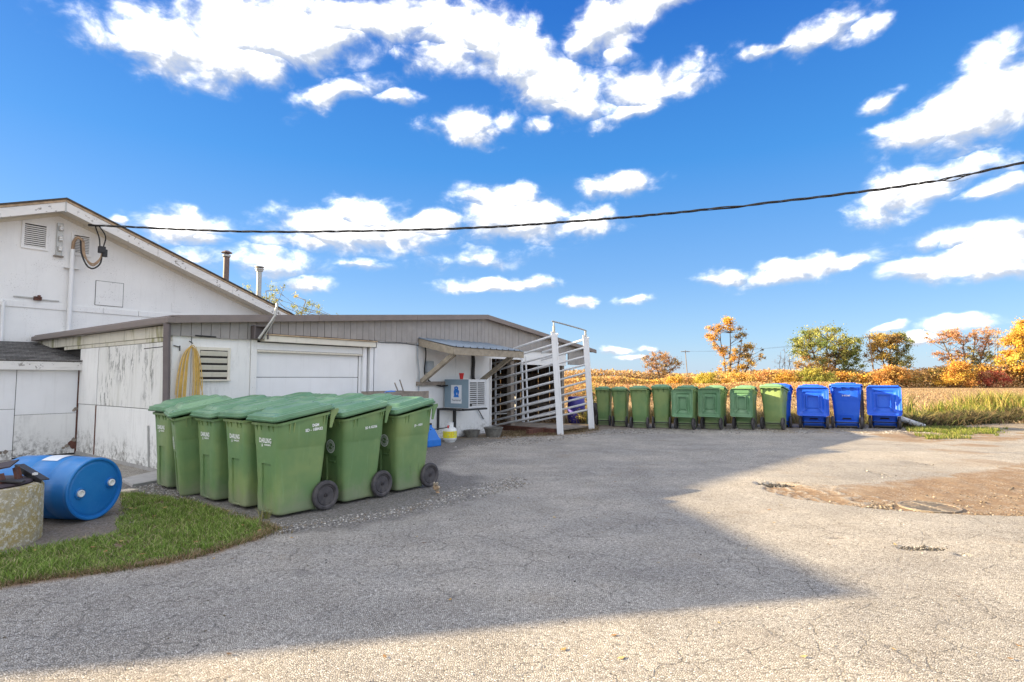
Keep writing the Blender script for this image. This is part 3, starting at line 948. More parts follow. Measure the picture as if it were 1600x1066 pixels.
# grey vertical boards across the gable
u = -0.06
i = 0
while u < 13.1:
    wd = 0.152
    a, b_ = u, min(u + wd - 0.008, 13.1)
    zb = zsid(a + 0.05) + random.uniform(-0.004, 0.004)
    d = -0.035 - random.uniform(0, 0.006) - (0.012 if a < 1.36 else 0)
    poly = [(a, zb), (b_, zb)]
    if a < 7.5 < b_:
        poly += [(b_, zr(b_) - 0.02), (7.5, zr(7.5) - 0.02), (a, zr(a) - 0.02)]
    else:
        poly += [(b_, zr(b_) - 0.02), (a, zr(a) - 0.02)]
    MB().prism(poly, d, -0.004, axis=1).build('siding_board', 'grey_siding', shed)
    u += wd
# a strip of backing so the joints read dark
MB().prism([(-0.05, 2.12), (1.3, 2.12), (1.3, 2.25), (13.05, 2.25), (13.05, 2.38), (7.5, 3.0), (-0.05, 2.32)], -0.003, 0.02, axis=1).build('gable_backing', 'dark_void', shed)
# roof sheets, rake fascia, gutter
roof = MB()
for (ua, ub) in [(-0.10, 7.5), (7.5, 13.45)]:
    za, zb = zr(ua) + 0.004, zr(ub) + 0.004
    vs = [(ua, -0.17, za), (ub, -0.17, zb), (ub, 6.64, zb), (ua, 6.64, za)]
    roof.add(vs + [(x, y, z + 0.03) for x, y, z in vs], [(0, 3, 2, 1), (4, 5, 6, 7), (0, 1, 5, 4), (1, 2, 6, 5), (2, 3, 7, 6), (3, 0, 4, 7)])
roof.build('roof', 'brown_metal_trim', shed)
for ua, ub in [(-0.08, 7.5), (7.503, 13.44)]:
    n = 3 if ua < 0 else 2
    for k in range(n):
        p = ua + (ub - ua) * k / n + (0.004 if k else 0); q = ua + (ub - ua) * (k + 1) / n
        MB().add([(p, -0.185, zr(p) - 0.088), (q, -0.185, zr(q) - 0.088), (q, -0.185, zr(q) + 0.012), (p, -0.185, zr(p) + 0.012),
                  (p, -0.150, zr(p) - 0.088), (q, -0.150, zr(q) - 0.088), (q, -0.150, zr(q) + 0.003), (p, -0.150, zr(p) + 0.003)],
                 [(0, 1, 2, 3), (7, 6, 5, 4), (0, 4, 5, 1), (1, 5, 6, 2), (2, 6, 7, 3), (3, 7, 4, 0)]).build('fascia_board', 'brown_metal_trim', shed, bevel=0.004)
MB().add([(-0.06, -0.150, 2.30), (7.5, -0.150, 2.985), (13.3, -0.150, 2.33), (-0.06, -0.036, 2.30), (7.5, -0.036, 2.985), (13.3, -0.036, 2.33)],
         [(0, 3, 4, 1), (1, 4, 5, 2)]).build('soffit', 'brown_metal_trim', shed)
# gutter along the left eave, falling a little
MB().beam((-0.115, -0.19, 2.325), (-0.115, 6.62, 2.315), 0.11, 0.10).build('gutter', 'brown_metal_trim', shed, bevel=0.015)
MB().beam((-0.055, -0.19, 2.385), (-0.055, 6.62, 2.375), 0.14, 0.018).build('roof_edge', 'brown_metal_trim', shed, bevel=0.004)
MB().box(-0.16, 0.03, -0.175, -0.05, 2.28, 2.37).build('gutter_end', 'brown_metal_trim', shed, bevel=0.01)
ds = MB().tube(smoothpath([(-0.13, -0.10, 2.28), (-0.12, -0.085, 2.0), (-0.10, -0.07, 1.5), (-0.085, -0.07, 0.9), (-0.08, -0.08, 0.25), (-0.10, -0.14, 0.10)], 4), 0.058, 4)
ds.build('downspout', 'brown_downspout', shed, bevel=0.01)
MB().beam((-0.11, -0.03, 1.93), (-0.26, 0.35, 1.90), 0.012, 0.012).beam((0.0, -0.03, 1.95), (0.09, -0.03, 1.93), 0.012, 0.012).beam((0.09, -0.03, 1.95), (0.09, -0.03, 1.87), 0.012, 0.012).build('wall_hook', 'black_steel', shed)
# louvred vent
lv = MB(); lv.box(0.345, 0.40, -0.02, 0.0, 1.42, 1.95); lv.box(0.845, 0.89, -0.02, 0.0, 1.42, 1.95); lv.box(0.40, 0.845, -0.02, 0.0, 1.90, 1.95)
lvo = lv.build('louvre_frame', 'cream_trim_paint', shed, bevel=0.003)
MB().box(0.40, 0.845, -0.004, -0.001, 1.43, 1.90).build('louvre_back', 'dark_void', lvo)
MB().box(0.33, 0.885, -0.06, 0.0, 1.405, 1.425).build('louvre_sill', 'cream_trim_paint', lvo)
for k in range(4):
    z = 1.50 + k * 0.113
    MB().beam((0.402, -0.012, z + 0.0), (0.843, -0.012, z + 0.0), 0.010, 0.098, up=(0, -0.45, 1)).build('louvre_slat', 'cream_trim_paint', lvo, bevel=0.002)
# small oddments on the wall
MB().tube([(0.30, -0.06, 2.12), (0.62, -0.06, 2.115)], 0.012, 6).build('hose_bar', 'black_steel', shed)
MB().box(5.40, 5.60, -0.10, 0.0, 1.58, 1.84).build('meter_box', 'grey_steel', shed, bevel=0.01)
MB().tube(smoothpath([(5.46, -0.05, 1.58), (5.46, -0.05, 1.42), (5.6, -0.06, 1.33), (5.85, -0.10, 1.26), (6.1, -0.2, 1.30)], 6), 0.018, 6).build('conduit', 'cable_rubber', shed)
MB().box(5.12, 6.0, -0.09, -0.002, 1.28, 1.37).build('wall_beam', 'old_timber', shed, bevel=0.006)
MB().tube(smoothpath([(5.14, -0.03, 2.25), (5.12, -0.05, 1.9), (5.17, -0.06, 1.5), (5.16, -0.04, 1.0)], 5), 0.014, 6).build('conduit', 'grey_steel', shed)
MB().tube(smoothpath([(5.35, -0.03, 2.28), (5.38, -0.05, 2.0), (5.33, -0.06, 1.6), (5.42, -0.06, 1.40)], 5), 0.016, 6).build('conduit', 'cable_rubber', shed)
MB().tube(smoothpath([(7.02, -0.05, 2.15), (7.08, -0.04, 1.9), (7.05, -0.05, 1.5), (7.03, -0.1, 1.40)], 5), 0.045, 8).build('flue_pipe', 'black_steel', shed)
MB().tube(smoothpath([(7.25, -0.03, 0.70), (7.35, -0.05, 0.55), (7.5, -0.03, 0.40)], 5), 0.012, 6).build('conduit', 'cable_rubber', shed)
MB().tube(smoothpath([(3.75, -0.05, 2.235), (4.1, -0.06, 2.20), (4.6, -0.06, 2.215), (5.15, -0.05, 2.19)], 5), 0.010, 6).build('conduit', 'cable_rubber', shed)
MB().tube([(-0.03, 0.60, 0.05), (-0.045, 0.66, 0.70)], 0.014, 6).build('wall_rod', 'galvanised', shed)

# interior behind the open bays: dark rear boards with slits of light, posts, shelves, pipe gates
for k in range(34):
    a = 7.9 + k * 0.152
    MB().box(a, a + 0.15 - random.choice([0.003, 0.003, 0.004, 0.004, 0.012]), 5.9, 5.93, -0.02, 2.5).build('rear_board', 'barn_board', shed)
for u0, v0 in [(9.7, 1.3), (10.75, 1.3), (11.3, 2.8), (9.0, 2.8)]:
    MB().tube([(u0, v0, 0), (u0, v0, 2.3)], 0.03, 8).build('gate_post', 'rail_paint', shed)
for z in (0.35, 0.65, 0.95, 1.25, 1.5):
    MB().tube([(9.7, 1.3, z), (10.75, 1.3, z)], 0.022, 6).build('gate_rail', 'galvanised', shed)
    MB().beam((8.2, 2.8, z), (11.3, 2.8, z + 0.03), 0.03, 0.12).build('stall_board', 'old_timber', shed)
for u0, v0, z0 in [(8.1, 1.6, 0.0), (8.45, 2.0, 0.0)]:
    MB().box(u0, u0 + 0.12, v0, v0 + 0.1, z0, 2.3).build('post', 'old_timber', shed, bevel=0.005)
MB().beam((7.95, 1.2, 0.1), (8.9, 2.2, 1.0), 0.10, 0.04).build('leaning_board', 'old_timber', shed)
MB().beam((9.3, 0.8, 1.95), (11.5, 0.9, 2.05), 0.12, 0.10).build('tie_beam', 'tan_board', shed)
for k in range(6):
    MB().beam((7.8, 0.5 + k * 1.0, 2.36), (13.2, 0.5 + k * 1.0, 2.34), 0.05, 0.12).build('rafter', 'barn_board', shed)

# the far end wall of the open bays
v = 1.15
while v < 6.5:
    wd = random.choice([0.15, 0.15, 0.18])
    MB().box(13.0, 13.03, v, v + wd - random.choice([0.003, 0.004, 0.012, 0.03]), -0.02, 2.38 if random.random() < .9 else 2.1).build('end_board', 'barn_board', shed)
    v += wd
for z in (0.5, 1.0, 1.55):
    MB().beam((12.95, 1.1, z), (12.95, 6.4, z), 0.05, 0.12).build('girt', 'old_timber', shed)
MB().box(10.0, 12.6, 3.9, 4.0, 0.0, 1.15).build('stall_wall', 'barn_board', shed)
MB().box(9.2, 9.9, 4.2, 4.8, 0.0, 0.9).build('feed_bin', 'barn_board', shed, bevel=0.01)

# ---------------- bracket with a stub mast on the gable boards
br = empty('mast_bracket', W(1.30, -0.12, 2.12), RZ, 'dark square box with a slanted grey strut above the garage door corner', 'bracket')
o = MB(); o.box(-0.10, 0.16, -0.02, 0.07, 0.0, 0.012); o.box(-0.10, -0.085, -0.06, 0.07, 0.0, 0.22); o.box(0.145, 0.16, -0.06, 0.07, 0.0, 0.22); o.box(-0.10, 0.16, 0.03, 0.045, 0.0, 0.22); o.box(-0.10, 0.16, -0.06, 0.045, 0.21, 0.222)
o.build('box_frame', 'brown_downspout', br)
MB().tube([(-0.02, -0.05, 0.0), (0.20, -0.16, 0.40), (0.24, -0.16, 0.62)], 0.022, 8).build('strut', 'galvanised', br)
MB().tube([(0.06, -0.05, 0.0), (0.20, -0.16, 0.36)], 0.014, 6).build('brace', 'galvanised', br)

# ---------------- awning over the heater
aw = empty('awning', W(5.15, 0, 0), RZ, 'small blue-grey metal awning on two timber braces above the heater', 'awning')
for k in range(11):
    a = k * 0.236
    m2 = MB()
    z0, z1 = 2.36, 2.13
    pr = [(a, 0), (a + 0.02, 0.022), (a + 0.045, 0.022), (a + 0.065, 0), (a + 0.234, 0)]
    vs = [(x, -0.037, z0 + h) for x, h in pr] + [(x, -1.16, z1 + h) for x, h in pr]
    n = len(pr)
    m2.add(vs, [(i, i + 1, n + i + 1, n + i) for i in range(n - 1)])
    ob = m2.build('roof_sheet', 'blue_grey_roof_metal', aw)
    so = ob.modifiers.new('thick', 'SOLIDIFY'); so.thickness = 0.006
MB().box(0.0, 2.60, -1.135, -1.10, 1.955, 2.115).build('front_board', 'brace_timber', aw, bevel=0.004)
for x in (0.0, 2.56):
    MB().add([(x, -0.04, 2.18), (x + 0.04, -0.04, 2.18), (x + 0.04, -0.04, 2.345), (x, -0.04, 2.345), (x, -1.10, 1.955), (x + 0.04, -1.10, 1.955), (x + 0.04, -1.10, 2.115), (x, -1.10, 2.115)],
             [(0, 1, 2, 3), (7, 6, 5, 4), (0, 4, 5, 1), (1, 5, 6, 2), (2, 6, 7, 3), (3, 7, 4, 0)]).build('side_board', 'brace_timber', aw, bevel=0.004)
for x in (0.1, 2.2):
    MB().beam((x, -0.04, 1.36), (x, -1.04, 1.98), 0.09, 0.10).build('brace', 'brace_timber', aw, bevel=0.005)
MB().box(0.0, 2.6, -0.06, -0.037, 2.22, 2.34).build('ledger', 'brace_timber', aw)
for k in range(4):
    MB().beam((0.5 + k * 0.55, -0.08, 2.29), (0.5 + k * 0.55, -1.09, 2.07), 0.04, 0.07).build('rafter', 'brace_timber', aw)

# ---------------- lean-to on the left
lt = empty('lean_to', W(0, 3.95, 0), RZ, 'small white lean-to with dark shingled roof at the left edge behind the blue drum', 'lean-to')
MB().box(-4.0, -0.04, 0.03, 2.6, -0.05, 1.60).build('wall', 'dark_void', lt)
for a, b_, z0, z1, mt in [(-4.0, -0.965, 0.895, 1.60, 'smooth_white_paint'), (-0.955, -0.045, 0.785, 1.60, 'smooth_white_paint'),
                          (-0.955, -0.045, 0.02, 0.778, 'white_panel_paint'), (-4.0, -0.965, 0.155, 0.888, 'smooth_white_paint'), (-4.0, -0.965, -0.02, 0.148, 'white_panel_paint')]:
    MB().box(a, b_, 0.0, 0.03, z0, z1).build('wall_panel', mt, lt, bevel=0.004)
MB().box(-0.042, -0.022, -0.006, 0.03, 0.02, 1.6).build('corner_strip', 'rusty_iron', lt)
for (x, z, s_) in [(-0.06, 0.86, 0.05), (-0.09, 0.83, 0.03), (-0.10, 0.20, 0.07), (-0.17, 0.16, 0.05), (-0.06, 0.27, 0.05), (-0.07, 0.14, 0.08), (-0.22, 0.13, 0.03), (-1.05, 0.14, 0.05), (-1.12, 0.13, 0.03)]:
    q = MB(); p = [(x + s_ * random.uniform(0.5, 1.1) * cos(t), z + s_ * random.uniform(0.4, 1.0) * sin(t)) for t in [k * pi / 3.5 for k in range(7)]]
    q.prism(p, -0.007 - random.uniform(0, 0.004), 0.002, axis=1).build('rotten_patch', 'rusty_iron' if s_ > 0.06 else 'old_timber', lt)
MB().box(-4.0, 0.05, -0.13, -0.095, 1.60, 1.765).build('fascia_board', 'fascia_paint', lt, bevel=0.004)
MB().box(-4.0, 0.05, -0.12, 0.0, 1.61, 1.625).build('soffit', 'cream_trim_paint', lt)
MB().add([(-4, -0.13, 1.772), (0.05, -0.13, 1.772), (0.05, 2.7, 2.235), (-4, 2.7, 2.235), (-4, -0.13, 1.755), (0.05, -0.13, 1.755), (0.05, 2.7, 2.2), (-4, 2.7, 2.2)],
         [(0, 1, 2, 3), (7, 6, 5, 4), (0, 4, 5, 1), (1, 5, 6, 2), (2, 6, 7, 3), (3, 7, 4, 0)]).build('roof_deck', 'dark_shingle_edge', lt)
sl = (2.235 - 1.772) / 2.83
shm = []
for q in range(4):
    wq = 0.30
    m2 = MB()
    m2.add([(0, 0, 0.0), (wq - 0.006, 0, 0.0), (wq - 0.006, 0.17, 0.17 * sl - 0.004), (0, 0.17, 0.17 * sl - 0.004), (0, 0, 0.020 + q * 0.002), (wq - 0.006, 0, 0.020 + q * 0.002), (wq - 0.006, 0.17, 0.17 * sl + 0.002), (0, 0.17, 0.17 * sl + 0.002)],
           [(3, 2, 1, 0), (4, 5, 6, 7), (0, 1, 5, 4), (1, 2, 6, 5), (2, 3, 7, 6), (3, 0, 4, 7)])
    shm.append(m2.mesh('shingle', 'asphalt_shingle'))
for r in range(20):
    y = -0.145 + r * 0.142
    off = (r % 3) * 0.10 + random.uniform(-.01, .01)
    for c in range(8):
        x = 0.06 - 0.302 * (c + 1) + off
        if x + 0.3 > 0.07: x = 0.07 - 0.3 + 0.0
        inst('shingle', random.choice(shm), lt, loc=(x, y, 1.774 + (y + 0.13) * sl + 0.001 * ((c + r) % 3)))
# plain sheets further left on the same slope
MB().add([(-4, -0.14, 1.776), (-2.3, -0.14, 1.776), (-2.3, 2.7, 2.245), (-4, 2.7, 2.245)], [(0, 1, 2, 3)]).build('roof_felt', 'asphalt_shingle', lt)

# ---------------- big gabled building behind
bg = empty('gabled_building', W(0, 6.7, 0), RZ, 'tall white gabled building with peeling rake boards behind the low shed', 'building')
RU, RZT, SL = 0.23, 5.53, 0.371


def zg(u):
    return RZT - abs(u - RU) * SL


MB().prism([(-5.4, -0.05), (5.8, -0.05), (5.8, zg(5.8) - 0.15), (RU, RZT - 0.15), (-5.4, zg(-5.4) - 0.15)], 0.0, 7.0, axis=1).build('wall', 'gable_paint', bg)
for sgn, ue in ((1, 6.0), (-1, -5.55)):
    a, b_ = (RU, ue) if sgn > 0 else (ue, RU)
    def sheet(dz, th, v0, v1, name, mt, gap=0.0, bev=0.0):
        za, zb = zg(a) + dz, zg(b_) + dz
        aa, bb = a + (gap if sgn > 0 else 0), b_ - (gap if sgn < 0 else 0)
        vs = [(aa, v0, za), (bb, v0, zb), (bb, v1, zb), (aa, v1, za)]
        return MB().add([(x, y, z - th) for x, y, z in vs] + vs, [(0, 3, 2, 1), (4, 5, 6, 7), (0, 1, 5, 4), (1, 2, 6, 5), (2, 3, 7, 6), (3, 0, 4, 7)]).build(name, mt, bg, bevel=bev)
    sheet(0.0, 0.035, -0.50, 7.1, 'roof', 'dark_shingle_edge')
    sheet(-0.040, 0.050, -0.475, -0.435, 'drip_board', 'tan_board', 0.002)
    for k in range(3):
        p = a + (b_ - a) * k / 3; q = a + (b_ - a) * (k + 1) / 3
        m2 = MB(); vs = [(p + 0.003, zg(p) - 0.30), (q - 0.003, zg(q) - 0.30), (q - 0.003, zg(q) - 0.094), (p + 0.003, zg(p) - 0.094)]
        m2.prism(vs, -0.46 - 0.003 * (k % 2), -0.435, axis=1).build('rake_board', 'fascia_paint', bg, bevel=0.003)
    sheet(-0.26, 0.012, -0.435, 0.0, 'soffit', 'cream_trim_paint', 0.002)
    m2 = MB(); m2.prism([(a, zg(a) - 0.345), (b_, zg(b_) - 0.345), (b_, zg(b_) - 0.272), (a, zg(a) - 0.272)], -0.03, 0.0, axis=1).build('frieze_board', 'cream_trim_paint', bg)
MB().box(RU - 0.018, RU + 0.012, -0.468, -0.435, 5.20, 5.44).build('ridge_joint', 'galvanised', bg)
for a, b_ in [(-5.4, -0.66), (-0.64, 1.17), (1.18, 1.93), (1.94, 3.4), (3.41, 5.5)]:
    MB().box(a, b_, -0.022, 0.0, 3.01, 3.145).build('band_board', 'gable_paint', bg, bevel=0.004)
for (u0, u1, z0, z1, sy) in [(-0.42, 0.06, 4.33, 4.94, 0.045), (0.48, 0.88, 4.33, 4.86, 0.04)]:
    fr = MB(); fr.box(u0, u1, -0.03, 0.0, z0, z0 + 0.05); fr.box(u0, u1, -0.03, 0, z1 - 0.05, z1); fr.box(u0, u0 + 0.05, -0.03, 0, z0 + 0.05, z1 - 0.05); fr.box(u1 - 0.05, u1, -0.03, 0, z0 + 0.05, z1 - 0.05)
    fo = fr.build('gable_vent', 'gable_paint', bg)
    MB().box(u0 + 0.05, u1 - 0.05, -0.006, -0.001, z0 + 0.05, z1 - 0.05).build('vent_back', 'dark_void', fo)
    n = 11
    for k in range(n):
        z = z0 + 0.068 + k * (z1 - z0 - 0.115) / n
        MB().beam((u0 + 0.05, -0.016, z), (u1 - 0.05, -0.016, z), 0.006, 0.026, up=(0, -0.5, 1)).build('vent_slat', 'gable_paint', fo)
# hatch, patch, thin boards
ht = MB(); ht.box(1.01, 1.58, -0.014, 0.0, 3.21, 3.79)
MB().box(1.0, 1.59, -0.006, 0.0, 3.2, 3.80).build('hatch_gap', 'dark_void', bg)
ht.build('hatch', 'gable_paint', bg, bevel=0.004)
MB().box(2.70, 2.95, -0.010, 0, 3.20, 3.33).box(2.70, 2.86, -0.010, 0, 3.33, 3.43).box(2.76, 2.86, -0.010, 0, 3.43, 3.52).build('wall_patch', 'gable_paint', bg, bevel=0.003)
MB().box(-0.49, -0.16, -0.03, 0, 3.225, 3.25).box(-0.05, 0.31, -0.03, 0, 3.20, 3.225).build('bracket_bar', 'galvanised', bg)
MB().box(-0.15, -0.02, -0.09, 0, 3.19, 3.27).box(-0.09, -0.05, -0.12, -0.03, 3.24, 3.30).build('knob_bracket', 'rusty_iron', bg)
# conduit and insulator rack
MB().tube([(0.50, -0.07, 2.30), (0.50, -0.07, 4.45)], 0.045, 10).build('conduit', 'white_wall_paint', bg, smooth=40)
MB().tube([(-0.66, -0.05, 2.1), (-0.66, -0.05, 3.1)], 0.03, 8).build('conduit', 'white_wall_paint', bg, smooth=40)
MB().box(0.36, 0.64, -0.10, 0, 4.00, 4.02).box(0.36, 0.64, -0.10, 0, 2.49, 2.51).build('conduit_strap', 'gable_paint', bg)
rk = MB().box(0.20, 0.31, -0.05, 0, 4.26, 5.02).build('insulator_rack', 'galvanised', bg, bevel=0.004)
for k in range(3):
    MB().lathe([(0.025, -0.06), (0.045, -0.045), (0.03, -0.015), (0.045, 0.0), (0.03, 0.02), (0.045, 0.04), (0.02, 0.06)], 12, Matrix.Translation((0.265, -0.09, 4.42 + k * 0.24))).build('insulator', 'white_cap', rk, smooth=40)
MB().box(0.16, 0.34, -0.075, 0, 4.235, 4.26).build('rack_foot', 'old_timber', rk)
wh = MB().tube(smoothpath([(0.50, -0.07, 4.45), (0.50, -0.12, 4.62), (0.55, -0.20, 4.72), (0.64, -0.22, 4.66)], 5), [0.034] * 15 + [0.042], 10)
wh.build('weatherhead', 'tan_cable', bg, smooth=50)
for k, (mt, dx, drop) in enumerate([('cable_rubber', 0.0, 4.02), ('tan_cable', 0.06, 4.09), ('tan_cable', 0.03, 4.13)]):
    MB().tube(smoothpath([(0.60 + dx, -0.22, 4.66), (0.62 + dx, -0.26, 4.35), (0.72 + dx * .5, -0.30, drop + 0.06), (0.84, -0.34, drop), (0.96 - dx * .3, -0.38, drop + 0.14), (0.98, -0.40, 4.42)], 6), 0.017, 6).build('service_wire', mt, bg)
MB().box(0.90, 1.04, -0.45, -0.35, 4.40, 4.56).box(0.98, 1.08, -0.44, -0.36, 4.32, 4.50).build('splice_box', 'black_steel', bg, bevel=0.012)
MB().tube(smoothpath([(0.93, -0.40, 4.55), (0.90, -0.42, 4.75), (0.80, -0.46, 5.0)], 6), 0.014, 6).tube(smoothpath([(1.0, -0.40, 4.55), (1.02, -0.44, 4.8), (0.88, -0.48, 5.0), (0.82, -0.47, 5.0)], 6), 0.014, 6).build('service_wire', 'cable_rubber', bg)

# flues on the roof of the big building
for u0, v0, z0, z1, r, mt, lb in [(4.26, 7.0, 3.7, 4.97, 0.08, 'flue_brown', 'brown metal flue, left and taller of the two on the gabled roof'),
                                  (5.27, 7.0, 3.3, 4.70, 0.072, 'galvanised', 'pale galvanised flue with a round cap near the low end of the gabled roof')]:
    f_ = empty('roof_flue', W(u0, v0 + 0.0, z0), RZ, lb, 'flue', 'flues on the gabled roof')
    h = z1 - z0
    MB().tube([(0, 0, 0), (0, 0, h)], r, 12).build('pipe', mt, f_, smooth=40)
    if r > 0.075:
        MB().lathe([(0.10, h), (0.11, h + 0.015), (0.11, h + 0.06), (0.10, h + 0.07)], 12).build('collar', 'galvanised', f_, smooth=30)
        MB().lathe([(0.06, h + 0.07), (0.06, h + 0.10), (0.155, h + 0.12), (0.15, h + 0.135), (0.05, h + 0.19)], 8).build('cap', mt, f_)
    else:
        MB().lathe([(0.10, h), (0.105, h + 0.05), (0.125, h + 0.06), (0.125, h + 0.09), (0.10, h + 0.10)], 14).build('collar', mt, f_, smooth=30)
        MB().lathe([(0.09, h + 0.11), (0.14, h + 0.13), (0.14, h + 0.15), (0.05, h + 0.17)], 14).build('cap', mt, f_, smooth=30)

# ---------------- two added unseen building blocks on the left, shaped to throw the yard's shade
def block(name, lb, pts, h, mt, ridge=None):
    r = empty(name, (pts[0][0], pts[0][1], 0), 0, lb, 'building')
    P = [(x - pts[0][0], y - pts[0][1]) for x, y in pts]
    MB().prism(P, -0.05, h - 0.08, axis=2).build('wall', mt, r)
    MB().prism([(x, y) for x, y in P], h - 0.078, h, axis=2).build('roof', 'brown_metal_trim', r)
    for i in range(4):
        (ax, ay), (bx, by) = P[i], P[(i + 1) % 4]
        nx, ny = (by - ay), -(bx - ax); ln = math.hypot(nx, ny)
        s_ = 1 if (P[0][0] + P[2][0]) / 2 * nx + (P[0][1] + P[2][1]) / 2 * ny < ax * nx + ay * ny else -1
        nx, ny = s_ * nx / ln, s_ * ny / ln
        for t in (0.3, 0.7):
            cx, cy = ax + (bx - ax) * t, ay + (by - ay) * t
            dx, dy = (bx - ax) / ln, (by - ay) / ln
            fr = MB().beam((cx - dx * 0.6 + nx * 0.01, cy - dy * 0.6 + ny * 0.01, h * 0.5), (cx + dx * 0.6 + nx * 0.01, cy + dy * 0.6 + ny * 0.01, h * 0.5), 0.06, 1.1).build('window', 'old_timber', r)
            MB().beam((cx - dx * 0.5 + nx * 0.045, cy - dy * 0.5 + ny * 0.045, h * 0.5), (cx + dx * 0.5 + nx * 0.045, cy + dy * 0.5 + ny * 0.045, h * 0.5), 0.01, 0.9).build('pane', 'dark_void', fr)
    return r
block('yard_shade_block', 'added flat-roofed white block left of the yard, unseen, shaped to cast its shade', [(-15.7, 5.3), (-16.5, 9.7), (-22.4, 8.4), (-21.6, 4.0)], 6.0, 'white_wall_paint')
block('tall_shade_block', 'tall white barn behind the store, outside the picture', [(-20.6, 13.7), (-27.6, 6.7), (-36, 15.1), (-29, 22.1)], 9.0, 'white_wall_paint')

# ------------------------------------------------------------------ wheeled bins
BIN_RINGS = [  # z, front x, back x, half width, front notch depth, notch half width, back recess depth
    (0.025, -0.275, 0.170, 0.222, 0.006, 0.084, 0.0),
    (0.04, -0.284, 0.178, 0.230, 0.012, 0.084, 0.0),
    (0.055, -0.285, 0.180, 0.231, 0.038, 0.084, 0.0),
    (0.10, -0.287, 0.190, 0.233, 0.048, 0.088, 0.0),
    (0.22, -0.290, 0.215, 0.238, 0.058, 0.092, 0.0),
    (0.33, -0.294, 0.240, 0.244, 0.058, 0.090, 0.0),
    (0.36, -0.295, 0.244, 0.246, 0.085, 0.084, 0.0),
    (0.40, -0.297, 0.248, 0.248, 0.090, 0.084, 0.0),
    (0.53, -0.304, 0.258, 0.256, 0.090, 0.084, 0.0),
    (0.545, -0.305, 0.259, 0.257, 0.0, 0.084, 0.0),
    (0.70, -0.312, 0.268, 0.266, 0.0, 0.084, 0.0),
    (0.72, -0.313, 0.269, 0.268, 0.0, 0.084, 0.0),
    (0.745, -0.314, 0.274, 0.279, 0.0, 0.084, 0.0),
    (0.92, -0.324, 0.286, 0.288, 0.0, 0.084, 0.0),
    (0.955, -0.326, 0.288, 0.290, 0.0, 0.084, 0.0),
    (0.957, -0.350, 0.306, 0.308, 0.0, 0.084, 0.0),
    (0.985, -0.352, 0.308, 0.310, 0.0, 0.084, 0.0),
]


def rr(xf, xb, hw, z, nd=0.0, nw=0.05, r=0.06, tilt=0.0, seg=4):
    r = min(r, hw * 0.6)
    pts = [(xf, -nw - 0.012), (xf + nd, -nw), (xf + nd, nw), (xf, nw + 0.012)]
    for cx, cy, a0 in ((xf + r, hw - r, pi), (xb - r, hw - r, pi / 2), (xb - r, -hw + r, 0), (xf + r, -hw + r, -pi / 2)):
        for k in range(seg + 1):
            t = a0 - (pi / 2) * k / seg
            pts.append((cx + r * cos(t), cy + r * sin(t)))
    return [(x, y, z + tilt * (x + 0.32) / 0.62) for x, y in pts]


def tilt_at(z):
    t = min(1, max(0, (z - 0.72) / 0.22)); return 0.10 * t * t * (3 - 2 * t)


def lerp_ring(z, i):
    for a, b in zip(BIN_RINGS[:-1], BIN_RINGS[1:]):
        if a[0] <= z <= b[0]:
            t = (z - a[0]) / (b[0] - a[0]); return a[i] + (b[i] - a[i]) * t


def lid_shape(mb, L=0.66, Wd=0.31):
    """closed-lid frame: x from -L/2 (free edge) to +L/2 (hinge), z up"""
    R = []
    def ring(sx, sy, z, r=0.07, sh=0.0):
        hx, hy = L / 2 * sx, Wd * sy; pts = []
        for cx, cy, a0 in ((-hx + r, hy - r, pi), (hx - r, hy - r, pi / 2), (hx - r, -hy + r, 0), (-hx + r, -hy + r, -pi / 2)):
            for k in range(5):
                t = a0 - (pi / 2) * k / 4
                pts.append((cx + r * cos(t) + sh, cy + r * sin(t), z))
        R.append(pts)
    ring(1.0, 1.0, -0.046, 0.055); ring(1.0, 1.0, -0.024, 0.055); ring(0.965, 0.960, -0.020, 0.05); ring(0.960, 0.955, 0.004, 0.05)
    ring(0.955, 0.955, 0.010, 0.06); ring(0.86, 0.86, 0.013, 0.05); ring(0.83, 0.83, 0.022, 0.05, 0.0)
    ring(0.70, 0.70, 0.024, 0.05, 0.012); ring(0.62, 0.60, 0.056, 0.05, 0.02); ring(0.57, 0.54, 0.062, 0.045, 0.02); ring(0.50, 0.46, 0.058, 0.04, 0.02); ring(0.46, 0.42, 0.044, 0.04, 0.02)
    return mb.loft(R, cap0=False, cap1=True)


def make_wheel(root, y, sgn, x=0.250, rad=0.160):
    M = Matrix.Translation((x, y, rad)) @ Matrix.Rotation(sgn * pi / 2, 4, 'X')
    prof = [(rad - 0.045, -0.022), (rad - 0.012, -0.027), (rad, -0.016), (rad, 0.016), (rad - 0.010, 0.027), (rad - 0.032, 0.029), (rad - 0.042, 0.022), (rad - 0.05, 0.012)]
    wme = MB().lathe(prof, 32).mesh('wheel', 'tyre_rubber', 40)
    wo_ = inst('wheel', wme, root, matrix=M)
    p2 = [(rad - 0.048, 0.004), (rad - 0.049, 0.014), (rad - 0.057, 0.017), (rad - 0.064, 0.012), (rad - 0.068, 0.003), (rad - 0.09, 0.001), (0.052, 0.003), (0.048, 0.010), (0.026, 0.011), (0.022, 0.020), (0.009, 0.021), (0.008, 0.012), (0.001, 0.012)]
    rim = MB().lathe(p2, 28)
    for k in range(3):
        a = 2 * pi * k / 3 + 0.6
        rim.box(0.075 * cos(a) - 0.006, 0.075 * cos(a) + 0.006, 0.075 * sin(a) - 0.010, 0.075 * sin(a) + 0.010, 0.0025, 0.006)
    rim.build('rim', 'wheel_plastic', wo_, smooth=40)
    return wo_


